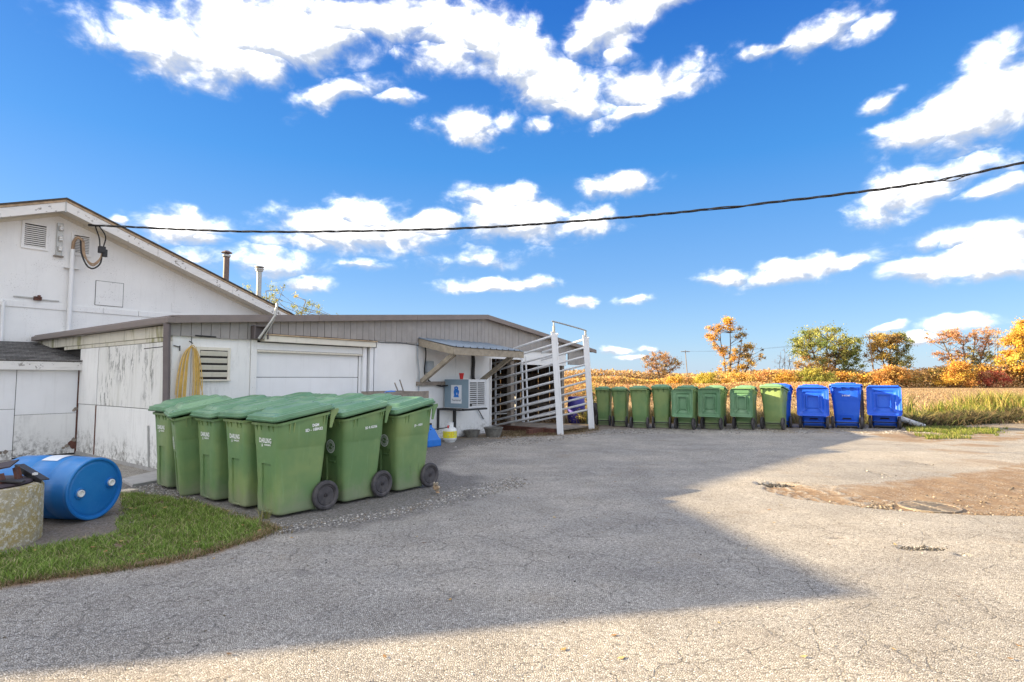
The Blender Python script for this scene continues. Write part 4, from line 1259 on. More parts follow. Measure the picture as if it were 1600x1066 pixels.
def make_bin(body_mat, lid_mat, lid='closed', back_panel=False, swirl=False, bar=False):
    root = empty('wheeled_bin')
    mb = MB()
    mb.loft([rr(f_, bk, hw, z, nd, nw, 0.055 + 0.02 * (z > 0.3), tilt_at(z)) for z, f_, bk, hw, nd, nw, _ in BIN_RINGS], True, False)
    inner = [rr(f_ + 0.02, bk - 0.02, hw - 0.02, z, 0, nw, 0.06, tilt_at(z)) for z, f_, bk, hw, nd, nw, _ in (BIN_RINGS[-1], BIN_RINGS[-4], BIN_RINGS[9], BIN_RINGS[2])]
    mb.loft(inner, False, True)
    # rim strip joining outside and inside
    a_ = rr(-0.352, 0.308, 0.310, 0.985, 0, 0.044, 0.075, tilt_at(0.985)); b_ = rr(-0.332, 0.288, 0.290, 0.985, 0, 0.044, 0.06, tilt_at(0.985))
    mb.loft([a_, b_], False, False)
    body = mb.build('body', body_mat, root, smooth=32)
    # ribs under the rim
    for x in (-0.205, -0.155, 0.20, 0.235):
        for s in (-1, 1):
            z0 = 0.955 + 0.10 * (x + .32) / .62
            MB().add([(x - .007, s * 0.284, z0 - 0.11), (x + .007, s * 0.284, z0 - 0.11), (x + .007, s * 0.308, z0), (x - .007, s * 0.308, z0), (x - .007, s * 0.27, z0), (x + .007, s * 0.27, z0)],
                   [(0, 1, 2, 3), (0, 4, 5, 1), (0, 3, 4), (1, 5, 2), (3, 2, 5, 4)]).build('rib', body_mat, body)
    for y in (-0.17, -0.08, 0.08, 0.17):
        MB().add([(-0.322, y - .006, 0.885), (-0.322, y + .006, 0.885), (-0.348, y + .006, 0.955), (-0.348, y - .006, 0.955), (-0.31, y - .006, 0.955), (-0.31, y + .006, 0.955)],
               [(0, 1, 2, 3), (0, 4, 5, 1), (0, 3, 4), (1, 5, 2), (3, 2, 5, 4)]).build('rib', body_mat, body)
    # handle: two cheeks and a bar behind the hinge
    h = MB()
    for s in (-1, 1):
        h.prism([(0.285, 0.90), (0.30, 1.10), (0.395, 1.115), (0.40, 1.08), (0.355, 1.02), (0.315, 0.90)], s * 0.27 - 0.008, s * 0.27 + 0.008, axis=1)
    for y in (-0.08, 0.08):
        h.prism([(0.285, 0.99), (0.30, 1.10), (0.36, 1.10), (0.355, 1.07), (0.31, 1.0)], y - 0.006, y + 0.006, axis=1)
    h.tube([(0.385, -0.275, 1.095), (0.385, 0.275, 1.095)], 0.017, 10)
    h.build('handle', body_mat, root, bevel=0.003)
    MB().tube([(0.250, -0.27, 0.158), (0.250, 0.27, 0.158)], 0.013, 8).build('axle', 'axle_steel', root)
    MB().box(0.10, 0.245, -0.20, 0.20, 0.12, 0.20).box(0.13, 0.175, -0.21, 0.21, 0.012, 0.12).build('axle_bracket', body_mat, root, bevel=0.004)
    make_wheel(root, -0.274, 1); make_wheel(root, 0.274, -1)
    if bar:
        MB().tube([(-0.285, -0.052, 0.475), (-0.285, 0.052, 0.475)], 0.012, 8).build('catch_bar', body_mat, root)
    lm = lid_shape(MB(), 0.745, 0.325)
    lo = lm.build('lid', lid_mat, root, smooth=30)
    sm_ = lo.modifiers.new('thick', 'SOLIDIFY'); sm_.thickness = 0.007; sm_.offset = -1
    if lid == 'closed':
        th = math.atan(0.10 / 0.62)
        lo.matrix_local = Matrix.Translation((-0.035, 0, 1.100)) @ Matrix.Rotation(-th, 4, 'Y')
    else:   # swung right over, hanging down the back: its underside looks away from the bin
        lo.matrix_local = Matrix.Translation((0.430, 0, 1.09)) @ Matrix.Rotation(radians(-92), 4, 'Y') @ Matrix.Translation((-0.38, 0, 0))
        # ribs of the moulded tray seen on the underside
        g = MB()
        for (p, q) in [((-0.13, -0.10), (-0.27, -0.19)), ((-0.13, 0.10), (-0.27, 0.19)), ((-0.13, -0.12), (0.17, -0.12)), ((-0.13, 0.12), (0.17, 0.12)), ((0.17, -0.12), (0.17, 0.12))]:
            g.beam((p[0], p[1], 0.0), (q[0], q[1], 0.0), 0.018, 0.040)
        g.build('lid_rib', lid_mat, lo)
    if back_panel:
        for z0, z1, hw, d, nm in [(0.22, 0.36, 0.15, 0.012, 'back_panel'), (0.235, 0.275, 0.095, 0.016, 'back_slot')]:
            xa = lerp_ring(z0, 2); xb_ = lerp_ring(z1, 2)
            MB().add([(xa - 0.01, -hw, z0), (xa - 0.01, hw, z0), (xb_ - .01, hw * 0.8, z1), (xb_ - .01, -hw * .8, z1), (xa + d, -hw, z0), (xa + d, hw, z0), (xb_ + d, hw * .8, z1), (xb_ + d, -hw * .8, z1)],
                     [(0, 1, 2, 3), (7, 6, 5, 4), (0, 4, 5, 1), (1, 5, 6, 2), (2, 6, 7, 3), (3, 7, 4, 0)]).build(nm, body_mat if nm == 'back_panel' else 'dark_void', body, bevel=0.004)
        MB().tube([(0.20, -0.2, 0.045), (0.20, 0.2, 0.045)], 0.03, 8).build('skid', 'axle_steel', root)
    return root


def side_matrix(x, z, dx=0.0):
    """print on the -y side of the body"""
    hw = lerp_ring(z, 3); sl_ = (lerp_ring(z + .05, 3) - lerp_ring(z - .05, 3)) / 0.1
    return on_face((x, -hw - 0.003, z), (1, 0, 0), (0, -sl_, 1))


def front_matrix(y, z):
    f_ = lerp_ring(z, 1); sl_ = (lerp_ring(z + .04, 1) - lerp_ring(z - .04, 1)) / 0.08
    return on_face((f_ - 0.0035, y, z), (0, -1, 0), (sl_, 0, 1))


def emblem_mesh():
    mb = MB(); n = 36
    for r0, r1 in ((0.080, 0.068), (0.046, 0.040)):
        vs = [(r * cos(2 * pi * k / n), r * sin(2 * pi * k / n), 0) for r in (r0, r1) for k in range(n)]
        mb.add(vs, [(k, (k + 1) % n, n + (k + 1) % n, n + k) for k in range(n)])
    for k in range(26):
        a = 2 * pi * k / 26
        if k in (0, 13): continue
        ca, sa = cos(a), sin(a)
        q = [(-0.0035, -0.007), (0.0035, -0.007), (0.0035, 0.007), (-0.0035, 0.007)]
        mb.add([((0.057 + y) * ca - x * sa, (0.057 + y) * sa + x * ca, 0) for x, y in q], [(0, 1, 2, 3)])
    for s in (1, -1):
        pts = []
        for k in range(9):
            t = k / 8; a = pi * 0.5 * s + t * 2.6
            r = 0.030 * (1 - t) + 0.003
            pts.append((r * cos(a), r * sin(a), 0.010 * sin(pi * min(1, t + 0.15))))
        for i in range(8):
            (x0, y0, w0), (x1, y1, w1) = pts[i], pts[i + 1]
            mb.add([(x0 - w0 * .4, y0 - w0 * .4, 0), (x1 - w1 * .4, y1 - w1 * .4, 0), (x1 + w1 * .4, y1 + w1 * .4, 0), (x0 + w0 * .4, y0 + w0 * .4, 0)], [(0, 1, 2, 3)])
    return mb.mesh('emblem', 'white_print')
EMB = emblem_mesh()
LOGO1 = text_mesh('DARLING', 0.070, 'white_print', 0.0018, 0.86)
LOGO2 = text_mesh('INGREDIENTS', 0.023, 'white_print', 0.0008, 0.95)
star = MB().prism([(0.0, 0.022), (0.006, 0.004), (0.012, -0.022), (0.003, -0.014), (-0.003, -0.014), (-0.012, -0.022), (-0.006, 0.004)], -0.0004, 0.0004, axis=2).mesh('logo_mark', 'white_print')


def add_logo(b):
    lg = inst('printed_logo', LOGO1, b, matrix=front_matrix(-0.005, 0.79) @ Matrix.Translation((0, 0, 0.004)))
    inst('small_print', LOGO2, lg, loc=(0.045, -0.044, 0))
    inst('logo_mark', star, lg, loc=(-0.068, -0.046, 0))


def add_emblem(b):
    inst('emblem', EMB, b, matrix=front_matrix(0.0, 0.655) @ Matrix.Translation((0, 0, 0.006)))


def add_stamp(b, t, t2=None, x=0.08, z=0.915, size=0.044):
    s = inst('printed_number', text_mesh(t, size, 'white_print', 0.0012, 0.95), b, matrix=side_matrix(x, z - 0.02) @ Matrix.Translation((0, 0, 0.004)) @ Matrix.Rotation(radians(4), 4, 'Z'))
    if t2:
        inst('printed_mark', text_mesh(t2, 0.040, 'white_print', 0.002, 0.9), s, loc=(0.02, 0.045, 0))


proto = make_bin('green_bin_plastic', 'green_lid_plastic')
proto_bar = make_bin('green_bin_plastic', 'green_lid_plastic', bar=True)
proto_open = make_bin('green_bin_plastic', 'green_lid_plastic', lid='open')
proto_blue = make_bin('blue_bin_plastic', 'blue_bin_plastic', back_panel=True)
proto_blue_open = make_bin('blue_bin_plastic', 'blue_bin_plastic', lid='open', back_panel=True)
used = set()


def place(p, x, y, rz, label, group, scale=None, z=0.0, rx=0.0, ry=0.0):
    o = p if p.name not in used else copy_tree(p)
    used.add(p.name)
    o.location = (x, y, z); o.rotation_euler = (rx, ry, rz)
    if scale: o.scale = scale
    tag(o, label, 'wheeled bin', group)
    return o


G1 = 'green wheeled bins packed together by the shed'
cl_labels = {
    (0, 0): 'nearest green bin of the cluster, stamped SD-188432 beside its DARLING front',
    (0, 1): 'green DARLING bin directly left of the nearest one, second in the front-left line',
    (0, 2): 'green DARLING bin third in the front-left line, between the second and the skewed one',
    (0, 3): 'skewed green bin leaning in the left line, round white emblem on its front',
    (0, 4): 'farthest green bin of the left line, beside the stained shed wall',
    (1, 0): 'middle green bin of the near row, stamped 2D R 02336 on its side',
    (1, 1): 'green bin enclosed in the cluster, directly behind the middle bin of the near row',
    (1, 2): 'green bin in the very centre of the cluster, only its lid showing',
    (1, 3): 'green bin of the middle line, fourth from the yard, only its lid showing',
    (1, 4): 'green bin at the garage-door end of the cluster, last of its middle line',
    (2, 0): 'rightmost green bin of the near row, faint stamp JD 10551, dead leaves at its wheel',
    (2, 1): 'green bin behind the rightmost bin of the near row, lid showing left of it',
    (2, 2): 'green bin third back in the right-hand line of the cluster, lid edge showing',
    (2, 3): 'green bin fourth back in the right-hand line, near the garage door jamb',
    (2, 4): 'green bin last in the right-hand line, nearest the garage door',
}
for i in range(3):
    for j in range(5):
        uu = -0.250 + 0.805 * i + (random.uniform(-0.02, 0.02) if j else 0); vv = -3.66 + 0.625 * j + (random.uniform(-0.015, 0.015) if i else 0)
        rz = RZ + radians(random.uniform(-2.5, 2.5))
        if (i, j) in ((0, 0), (1, 0), (2, 0)): rz = RZ + radians((-1, 2.5, 1.0)[i])
        if (i, j) == (0, 3): uu, vv, rz = -0.30, -1.78, RZ + radians(-17)
        if (i, j) == (0, 2): vv = -2.39
        if (i, j) == (0, 4): vv = -1.14
        if (i, j) == (0, 1): vv = -3.02
        emb = (i > 0) or (i, j) == (0, 3)
        x, y, _ = W(uu, vv)
        b = place(proto_bar if emb else proto, x, y, rz, cl_labels[(i, j)], G1, z=0.006, scale=(1, 0.895 if j else 0.94, random.uniform(0.975, 1.01)), ry=radians(-3.5) if (i, j) == (0, 3) else 0, rx=radians(3.5) if (i, j) == (0, 3) else 0)
        for ch_ in b.children:
            if ch_.name.startswith('lid') and (i or j):
                ch_.matrix_local = ch_.matrix_local @ Matrix.Rotation(radians(random.uniform(-1.5, 0.6)), 4, 'Y') @ Matrix.Rotation(radians(random.uniform(-1.2, 1.2)), 4, 'X') @ Matrix.Translation((0, random.uniform(-.008, .008), 0.006))
        (add_emblem if emb else add_logo)(b)
        if (i, j) == (0, 0): add_stamp(b, 'SD - 188432', 'DGM')
        if (i, j) == (1, 0): add_stamp(b, '2D R 02336', None, 0.05, 0.885, 0.04)
        if (i, j) == (2, 0): add_stamp(b, 'JD - 10551', None, 0.02, 0.865, 0.036)
G2 = 'green wheeled bins in the far row'
R0 = radians(-120)
far = [  # x, y, extra turn, open, label, scale
    (2.86, 17.55, 10, 0, 'green bin at the left end of the far row, beside the loading chute post', (0.834, 0.744, 1.000)),
    (3.30, 17.15, 8, 0, 'second green bin from the left in the far row, lid closed', (0.834, 0.744, 1.000)),
    (3.78, 16.62, 6, 0, 'third green bin from the left in the far row, set forward with its wheel showing', (0.921, 0.874, 1.030)),
    (4.42, 16.65, 8, 0, 'closed green bin just left of the first one with a hanging lid', (0.921, 0.874, 1.060)),
    (5.03, 16.28, -4, 1, 'leftmost of the three far green bins whose lids hang open', (0.951, 0.911, 1.050)),
    (5.80, 16.30, -4, 1, 'middle one of the three far green bins whose lids hang open', (0.970, 0.930, 1.060)),
    (6.72, 16.32, -5, 1, 'rightmost of the three far green bins whose lids hang open', (0.970, 0.930, 1.060)),
    (7.56, 16.30, -9, 0, 'closed green bin at the right end of the green row, next to the blue bins', (1.048, 1.004, 1.080)),
]
far += [(5.42, 17.35, 4, 0, 'green bin in the back line, seen between the left and middle hanging lids', (0.970, 0.930, 1.030)),
        (6.30, 17.40, 2, 0, 'green bin in the back line, seen between the middle and right hanging lids', (0.970, 0.930, 1.030)),
        (7.22, 17.40, 2, 0, 'green bin in the back line, seen left of the last closed green bin', (0.970, 0.930, 1.030))]
for x, y, dr_, op, lb, sc in far:
    place(proto_open if op else proto, x, y, R0 + radians(dr_), lb, G2, scale=sc)
G3 = 'blue wheeled bins in the far row'
blue = [
    (9.38, 17.75, 4, 0, 'blue bin standing behind the gap left of the closed printed one', (1.067, 1.116, 1.050)),
    (8.05, 17.00, 0, 0, 'blue bin half hidden between the last green bin and the first blue one', (1.018, 1.069, 1.080)),
    (8.86, 16.62, -1, 1, 'left one of the two blue bins whose lids hang open', (1.115, 1.257, 1.090)),
    (9.80, 16.60, 0, 0, 'closed blue bin with small white print, between the two open blue bins', (1.115, 1.307, 1.100)),
    (10.92, 16.62, -3, 1, 'blue bin with hanging lid at the right end of the row, beside the grey pipe', (1.115, 1.296, 1.120)),
]
for k, (x, y, dr_, op, lb, sc) in enumerate(blue):
    b = place(proto_blue_open if op else proto_blue, x, y, R0 + radians(dr_), lb, G3, scale=sc)
    if k == 3:
        xb_ = lerp_ring(0.86, 2)
        inst('printed_number', text_mesh('2-53361', 0.05, 'white_print', 0.001, 1.0), b, matrix=on_face((xb_ + 0.012, 0.0, 0.86), (0, 1, 0), (0.04, 0, 1)))

# old timber post between the blue bins
pp = empty('timber_post', (10.35, 16.75, -0.05), 0.3, 'pair of upright brown timbers standing between the two right-hand blue bins', 'post')
MB().box(-0.045, 0.0, -0.03, 0.03, 0, 1.20).build('upright', 'old_timber', pp, bevel=0.003)
MB().box(0.02, 0.06, -0.02, 0.04, 0, 1.16).build('upright', 'old_timber', pp, bevel=0.003)
p7 = empty('timber_post', (7.20, 16.75, -0.05), 0.3, 'thin pale timber standing in the gap left of the last green bin', 'post')
MB().box(-0.02, 0.02, -0.02, 0.02, 0, 1.12).build('upright', 'old_timber', p7, bevel=0.003)

# ------------------------------------------------------------------ blue drum lying on its side
dm = empty('plastic_drum', (-4.27, 5.86, 0.322), 0, 'blue plastic drum lying on its side with two white bungs and a white label', 'drum')
ax = Vector((cos(radians(-12)), sin(radians(-12)), 0))
M = Matrix((ax.cross(Vector((0, 0, 1))) * -1, Vector((0, 0, 1)), ax)).transposed().to_4x4()
if M.to_3x3().determinant() < 0:
    M = Matrix((ax.cross(Vector((0, 0, 1))), Vector((0, 0, 1)), ax)).transposed().to_4x4()
Rr = 0.316
prof = [(0.02, -0.91), (Rr - 0.05, -0.91), (Rr - 0.035, -0.93), (Rr - 0.012, -0.925), (Rr - 0.008, -0.89), (Rr - 0.012, -0.85), (Rr - 0.002, -0.75), (Rr, -0.60), (Rr - 0.010, -0.585), (Rr - 0.010, -0.565), (Rr, -0.55), (Rr + 0.002, -0.42),
        (Rr, -0.31), (Rr - 0.010, -0.295), (Rr - 0.010, -0.275), (Rr, -0.26), (Rr - 0.002, -0.15), (Rr - 0.012, -0.06), (Rr - 0.010, -0.03), (Rr - 0.004, -0.015), (Rr - 0.006, 0.0), (Rr - 0.016, 0.006), (Rr - 0.030, 0.003),
        (Rr - 0.036, -0.014), (Rr - 0.05, -0.016), (Rr - 0.055, -0.012), (Rr - 0.075, -0.012), (0.02, -0.008)]
MB().lathe(prof, 56).build('body', 'blue_drum_plastic', dm, smooth=40, matrix=M)
for (x, y) in ((-0.16, -0.02), (0.175, 0.03)):
    bo = MB().lathe([(0.055, -0.012), (0.055, 0.004), (0.048, 0.008), (0.044, -0.002), (0.040, -0.004)], 24, M @ Matrix.Translation((x, y, 0))).build('bung_seat', 'blue_drum_plastic', dm, smooth=30)
    MB().lathe([(0.036, -0.004), (0.036, 0.016), (0.030, 0.020), (0.022, 0.018), (0.020, 0.008), (0.004, 0.008)], 20, M @ Matrix.Translation((x, y, 0))).build('bung', 'white_cap', dm, smooth=30)
lab = []
for z in (-0.53, -0.33):
    lab.append([((Rr + 0.006) * cos(t), (Rr + 0.006) * sin(t), z) for t in [radians(72 + k * 4) for k in range(12)]])
mb = MB(); n = 12
mb.add([tuple(M @ Vector(p)) for r in lab for p in r], [(k, k + 1, n + k + 1, n + k) for k in range(n - 1)])
mb.build('label_sheet', 'white_label', dm, smooth=40)

# ------------------------------------------------------------------ concrete well ring with iron junk on top
wl = empty('well_ring', (-4.70, 5.02, 0), 0, 'lichen-covered round concrete well ring at the left edge with iron junk on it', 'well')
MB().lathe([(0.47, -0.04), (0.465, 0.02), (0.46, 0.475), (0.445, 0.50), (0.38, 0.505), (0.37, 0.48), (0.01, 0.47)], 40).build('ring', 'lichen_concrete', wl, smooth=50)
jk = empty('iron_lid', (-4.71, 5.02, 0.505), 0, 'rusty dark iron lid with upright lugs lying on the concrete well ring', 'lid')
MB().lathe([(0.38, 0.0), (0.39, 0.012), (0.38, 0.028), (0.30, 0.034), (0.01, 0.036)], 36).build('plate', 'dark_purple_iron', jk, smooth=30)
for a, d in ((-12, 0.0), (18, 0.03), (48, 0.02)):
    t = radians(a)
    MB().beam((0.30 * cos(t), 0.30 * sin(t), 0.03), (0.29 * cos(t) - 0.02, 0.29 * sin(t), 0.115 + d), 0.045, 0.02, up=(cos(t), sin(t), 0)).build('lug', 'rusty_iron', jk)
MB().beam((-0.20, -0.10, 0.09), (0.26, 0.08, 0.185), 0.20, 0.012, up=(0, -0.2, 1)).build('flat_bar', 'dark_purple_iron', jk)
MB().beam((0.05, -0.16, 0.10), (0.40, 0.02, 0.035), 0.12, 0.012, up=(0, 0, 1)).build('flat_bar', 'black_steel', jk)
bb = empty('black_bar', (-4.44, 5.28, 0.575), radians(-8), 'black angle iron resting across the well ring and against the blue drum', 'iron bar')
mb = MB(); mb.beam((-0.20, 0.05, 0.065), (0.16, -0.02, -0.055), 0.08, 0.010, up=(0.2, 0, 1)); mb.beam((-0.20, 0.012, 0.05), (0.16, -0.058, -0.07), 0.010, 0.05, up=(0.2, 0, 1))
mb.build('bar', 'black_steel', bb, bevel=0.002)
MB().box(0.05, 0.08, -0.045, -0.015, -0.012, 0.008).build('white_clip', 'white_cap', bb)
sb = empty('black_block', (-4.98, 5.20, 0.505), 0.4, 'small black rubber block on the well ring at the picture edge', 'block')
MB().box(-0.09, 0.09, -0.06, 0.06, 0.0, 0.11).build('block', 'tyre_rubber', sb, bevel=0.015)

# concrete slab between drum and bins
sl_ = MB().prism([(0, 0), (0.45, -0.45), (0.62, 0.0), (0.05, 0.75)], 0.0, 0.05, axis=2).build('concrete_slab', 'concrete_slab', None, bevel=0.008, loc=(-5.50, 8.05, -0.01))
tag(sl_, 'flat grey concrete slab on the gravel between the drum and the bins', 'slab')
fs = MB().prism([(0, 0), (0.16, -0.03), (0.20, 0.07), (0.05, 0.12)], 0.0, 0.035, axis=2).build('flat_stone', 'bleached_leaf', None, bevel=0.008, loc=(-4.98, 7.25, 0.0))
tag(fs, 'small flat pale stone at the grass edge right of the drum', 'stone')

# ------------------------------------------------------------------ yellow hose hung on the wall
hs = empty('hung_hose', W(0.24, -0.06, 2.05), RZ, 'yellow hose looped over a nail on the white wall left of the louvred vent', 'hose')
for k in range(10):
    a = random.uniform(0.75, 1.0); b_ = random.uniform(0.75, 1.0)
    wl_ = -0.05 - 0.13 * k / 9; wr_ = 0.045 + 0.12 * ((k * 7) % 10) / 9
    dp = 0.95 + random.uniform(-0.10, 0.10); top = -0.10 + random.uniform(-0.02, 0.015)
    y0 = -0.008 * (k % 4)
    pts = [(wl_ * 1.15, y0, -dp), (wl_ * 1.05, y0 - 0.01, -dp * 0.65), (wl_ * 0.8, y0 - 0.01, -0.32), (wl_ * 0.45, y0 - 0.015, -0.17), (0.0, y0 - 0.02, top),
           (wr_ * 0.45, y0 - 0.015, -0.17), (wr_ * 0.8, y0 - 0.01, -0.34), (wr_ * 1.05, y0 - 0.01, -dp * 0.65), (wr_ * (1.6 if k == 4 else 1.1), y0, -dp)]
    MB().tube(smoothpath(pts, 5), 0.0062, 6, cap=False).build('loop', 'yellow_hose', hs, smooth=60)
MB().tube([(0, 0.06, -0.02), (0, -0.05, -0.06)], 0.008, 6).tube([(0.0, 0.0, -0.05), (0.02, 0.04, 0.06)], 0.003, 5).build('nail', 'axle_steel', hs)

# ------------------------------------------------------------------ heater on the wall with its stand, cup, gas bottle
ht_ = empty('wall_heater', W(6.0, 0, 0.76), RZ, 'blue-grey box heater with white louvred end, hung under the awning', 'heater')
MB().box(0.0, 0.012, -0.80, -0.06, 0, 0.66).build('side_panel', 'heater_blue_grey', ht_, bevel=0.003)
MB().box(0.012, 0.66, -0.785, -0.06, 0.005, 0.655).build('casing', 'heater_blue_grey', ht_, bevel=0.004)
gr_ = MB().box(0.02, 0.66, -0.80, -0.786, 0.0, 0.05).box(0.02, 0.66, -0.80, -0.786, 0.59, 0.66).box(0.02, 0.06, -0.80, -0.786, 0.05, 0.59).box(0.60, 0.66, -0.80, -0.786, 0.05, 0.59).box(0.315, 0.335, -0.802, -0.786, 0.05, 0.59).build('grille_frame', 'heater_white', ht_)
MB().box(0.06, 0.60, -0.788, -0.784, 0.05, 0.59).build('grille_back', 'dark_void', gr_)
for k in range(11):
    z = 0.072 + k * 0.048
    MB().beam((0.06, -0.796, z), (0.60, -0.796, z), 0.008, 0.028, up=(0, -0.4, 1)).build('grille_slat', 'heater_white', gr_)
MB().box(0.06, 0.13, -0.81, -0.80, 0.04, 0.09).build('latch', 'black_steel', ht_)
MB().box(0.0, 0.66, -0.79, -0.05, -0.012, 0.0).build('base_plate', 'heater_white', ht_)
st = MB().box(-0.002, 0.0, -0.60, -0.27, 0.10, 0.53).build('sticker', 'white_label', ht_)
Ms = lambda v, z: on_face((-0.0035, v, z), (0, -1, 0), (0, 0, 1))
em = MB()
em.prism([(-0.080, -0.12), (0.09, -0.12), (0.075, -0.06), (0.09, -0.02), (0.095, 0.03), (0.06, 0.06), (0.07, 0.10), (0.03, 0.135), (-0.02, 0.13), (-0.06, 0.11), (-0.055, 0.06), (-0.075, 0.0), (-0.06, -0.07)], 0, 0.0006, axis=2)
em.build('sticker_figure', 'emblem_blue', st, matrix=Ms(-0.43, 0.365))
em = MB(); em.prism([(0.02, -0.07), (0.04, -0.06), (0.035, -0.01), (0.015, -0.02)], 0.0007, 0.0012, axis=2)
em.prism([(-0.01, 0.08), (0.02, 0.085), (0.015, 0.10), (-0.01, 0.098)], 0.0007, 0.0012, axis=2)
em.build('sticker_highlight', 'white_label', st, matrix=Ms(-0.43, 0.365))
inst('sticker_lettering', text_mesh('Thermorad', 0.068, 'dark_ink', 0.001, 0.9), st, matrix=Ms(-0.435, 0.175))
sf = empty('heater_stand', W(5.80, 0, 0), RZ, 'black steel bracket frame under the wall heater', 'bracket')
MB().beam((0.0, -0.03, 0.725), (0.88, -0.03, 0.725), 0.04, 0.04).build('rail', 'black_steel', sf)
MB().beam((0.02, -0.80, 0.725), (0.88, -0.80, 0.725), 0.04, 0.04).build('rail', 'black_steel', sf)
for x in (0.02, 0.60, 0.86):
    MB().beam((x, -0.78, 0.722), (x, -0.03, 0.722), 0.035, 0.035).build('arm', 'black_steel', sf)
MB().box(0.0, 0.045, -0.05, -0.01, 0.24, 0.71).build('leg', 'black_steel', sf)
MB().box(0.56, 0.63, -0.05, -0.01, 0.0, 0.71).build('leg', 'black_steel', sf)
cu_ = empty('red_cup', W(6.05, -0.55, 1.423), RZ, 'red plastic cup standing on top of the wall heater', 'cup')
MB().lathe([(0.035, 0), (0.06, 0.14), (0.064, 0.145), (0.055, 0.14), (0.03, 0.01)], 16).build('cup', 'red_plastic', cu_, smooth=40)
gb = empty('gas_bottle', W(5.72, -0.50, 0.0), RZ + 0.4, 'small white gas bottle with a yellow label, standing below the heater', 'gas bottle')
MB().lathe([(0.10, 0.02), (0.135, 0.035), (0.155, 0.07), (0.157, 0.10), (0.157, 0.25), (0.150, 0.29), (0.12, 0.325), (0.05, 0.345), (0.01, 0.345)], 28).build('tank', 'tank_white', gb, smooth=50)
MB().lathe([(0.11, 0.0), (0.115, 0.0), (0.115, 0.03), (0.10, 0.03)], 20).build('foot_ring', 'tank_white', gb)
lb_ = MB(); n = 30
lb_.add([((0.1585) * cos(2 * pi * k / 40), 0.1585 * sin(2 * pi * k / 40), z) for z in (0.10, 0.25) for k in range(40)], [(k, (k + 1) % 40, 40 + (k + 1) % 40, 40 + k) for k in range(40)])
lbo = lb_.build('yellow_label', 'yellow_label', gb, smooth=40)
for k in range(40):
    if k % 5 in (0, 1, 3):
        t = 2 * pi * (k + 0.2) / 40; t2 = t + 0.09
        for z in (0.125, 0.15, 0.175, 0.20, 0.222):
            if random.random() < 0.75:
                MB().add([(0.1592 * cos(t), 0.1592 * sin(t), z), (0.1592 * cos(t2), 0.1592 * sin(t2), z), (0.1592 * cos(t2), 0.1592 * sin(t2), z + 0.014), (0.1592 * cos(t), 0.1592 * sin(t), z + 0.014)], [(0, 1, 2, 3)]).build('label_print', 'label_orange_ink' if k % 2 else 'label_blue_ink', lbo) if (pi * .7 < (t % (2 * pi)) < pi * 1.95) else None
MB().tube([(0, 0, 0.34), (0, 0, 0.40)], 0.022, 10).tube([(-0.05, 0, 0.385), (0.03, 0, 0.385)], 0.012, 8).build('valve', 'galvanised', gb)
cl_ = MB()
for k in range(24):
    if 6 <= k <= 9: continue
    a, b2 = 2 * pi * k / 24, 2 * pi * (k + 1) / 24
    cl_.beam((0.08 * cos(a), 0.08 * sin(a), 0.385), (0.08 * cos(b2), 0.08 * sin(b2), 0.385), 0.006, 0.11)
cl_.build('collar', 'tank_white', gb)
MB().tube(smoothpath([(-0.03, 0.0, 0.37), (-0.15, -0.03, 0.37), (-0.27, 0.0, 0.345), (-0.60, 0.05, 0.35), (-0.95, 0.10, 0.36)], 6), 0.011, 6).build('hose', 'cable_rubber', gb)
MB().lathe([(0.03, -0.012), (0.038, 0), (0.03, 0.012)], 12, Matrix.Translation((-0.20, -0.03, 0.36)) @ Matrix.Rotation(pi / 2, 4, 'X')).build('regulator', 'red_plastic', gb)
bc = empty('blue_jug', W(4.86, -0.72, 0.0), RZ, 'tall blue plastic canister narrowing upward, half hidden behind the right-hand green bin', 'canister')
MB().loft([[(x * s_, y * s_, z) for x, y in [(-0.2, -0.14), (0.2, -0.14), (0.24, 0), (0.2, 0.14), (-0.2, 0.14), (-0.24, 0)]] for z, s_ in [(0, 0.95), (0.02, 1.0), (0.15, 0.98), (0.17, 0.85), (0.36, 0.42), (0.40, 0.22), (0.46, 0.18)]]).build('body', 'emblem_blue', bc, bevel=0.012)
MB().tube([(0, 0, 0.46), (0, 0, 0.49)], 0.04, 10).build('cap', 'black_steel', bc)

# workbench with oddments behind the cluster
wb = empty('timber_trailer', W(3.85, -0.75, 0), RZ, 'grey open timber box on legs against the wall right of the garage door', 'bin box')
for nm, a in [('side', (-0.55, 0.55, -0.38, -0.35, 0.95, 1.19)), ('side', (-0.55, 0.55, 0.35, 0.38, 0.95, 1.19)), ('end', (-0.55, -0.52, -0.35, 0.35, 0.95, 1.18)), ('end', (0.52, 0.55, -0.35, 0.35, 0.95, 1.18)), ('floor', (-0.52, 0.52, -0.35, 0.35, 0.95, 0.98))]:
    MB().box(*a).build(nm, 'old_timber', wb, bevel=0.004)
for x in (-0.5, 0.5):
    for y in (-0.33, 0.33):
        MB().box(x - 0.035, x + 0.035, y - 0.035, y + 0.035, -0.02, 0.95).build('leg', 'old_timber', wb)
bg_ = empty('blue_bundle', W(3.52, -0.95, 1.12), RZ, 'blue plastic bundle sticking out of the timber box beside two sticks', 'bundle')
MB().lathe([(0.02, -0.16), (0.08, -0.15), (0.095, -0.05), (0.085, 0.06), (0.06, 0.13), (0.02, 0.15)], 12, Matrix.Rotation(radians(80), 4, 'Y')).build('bundle', 'emblem_blue', bg_, smooth=40)
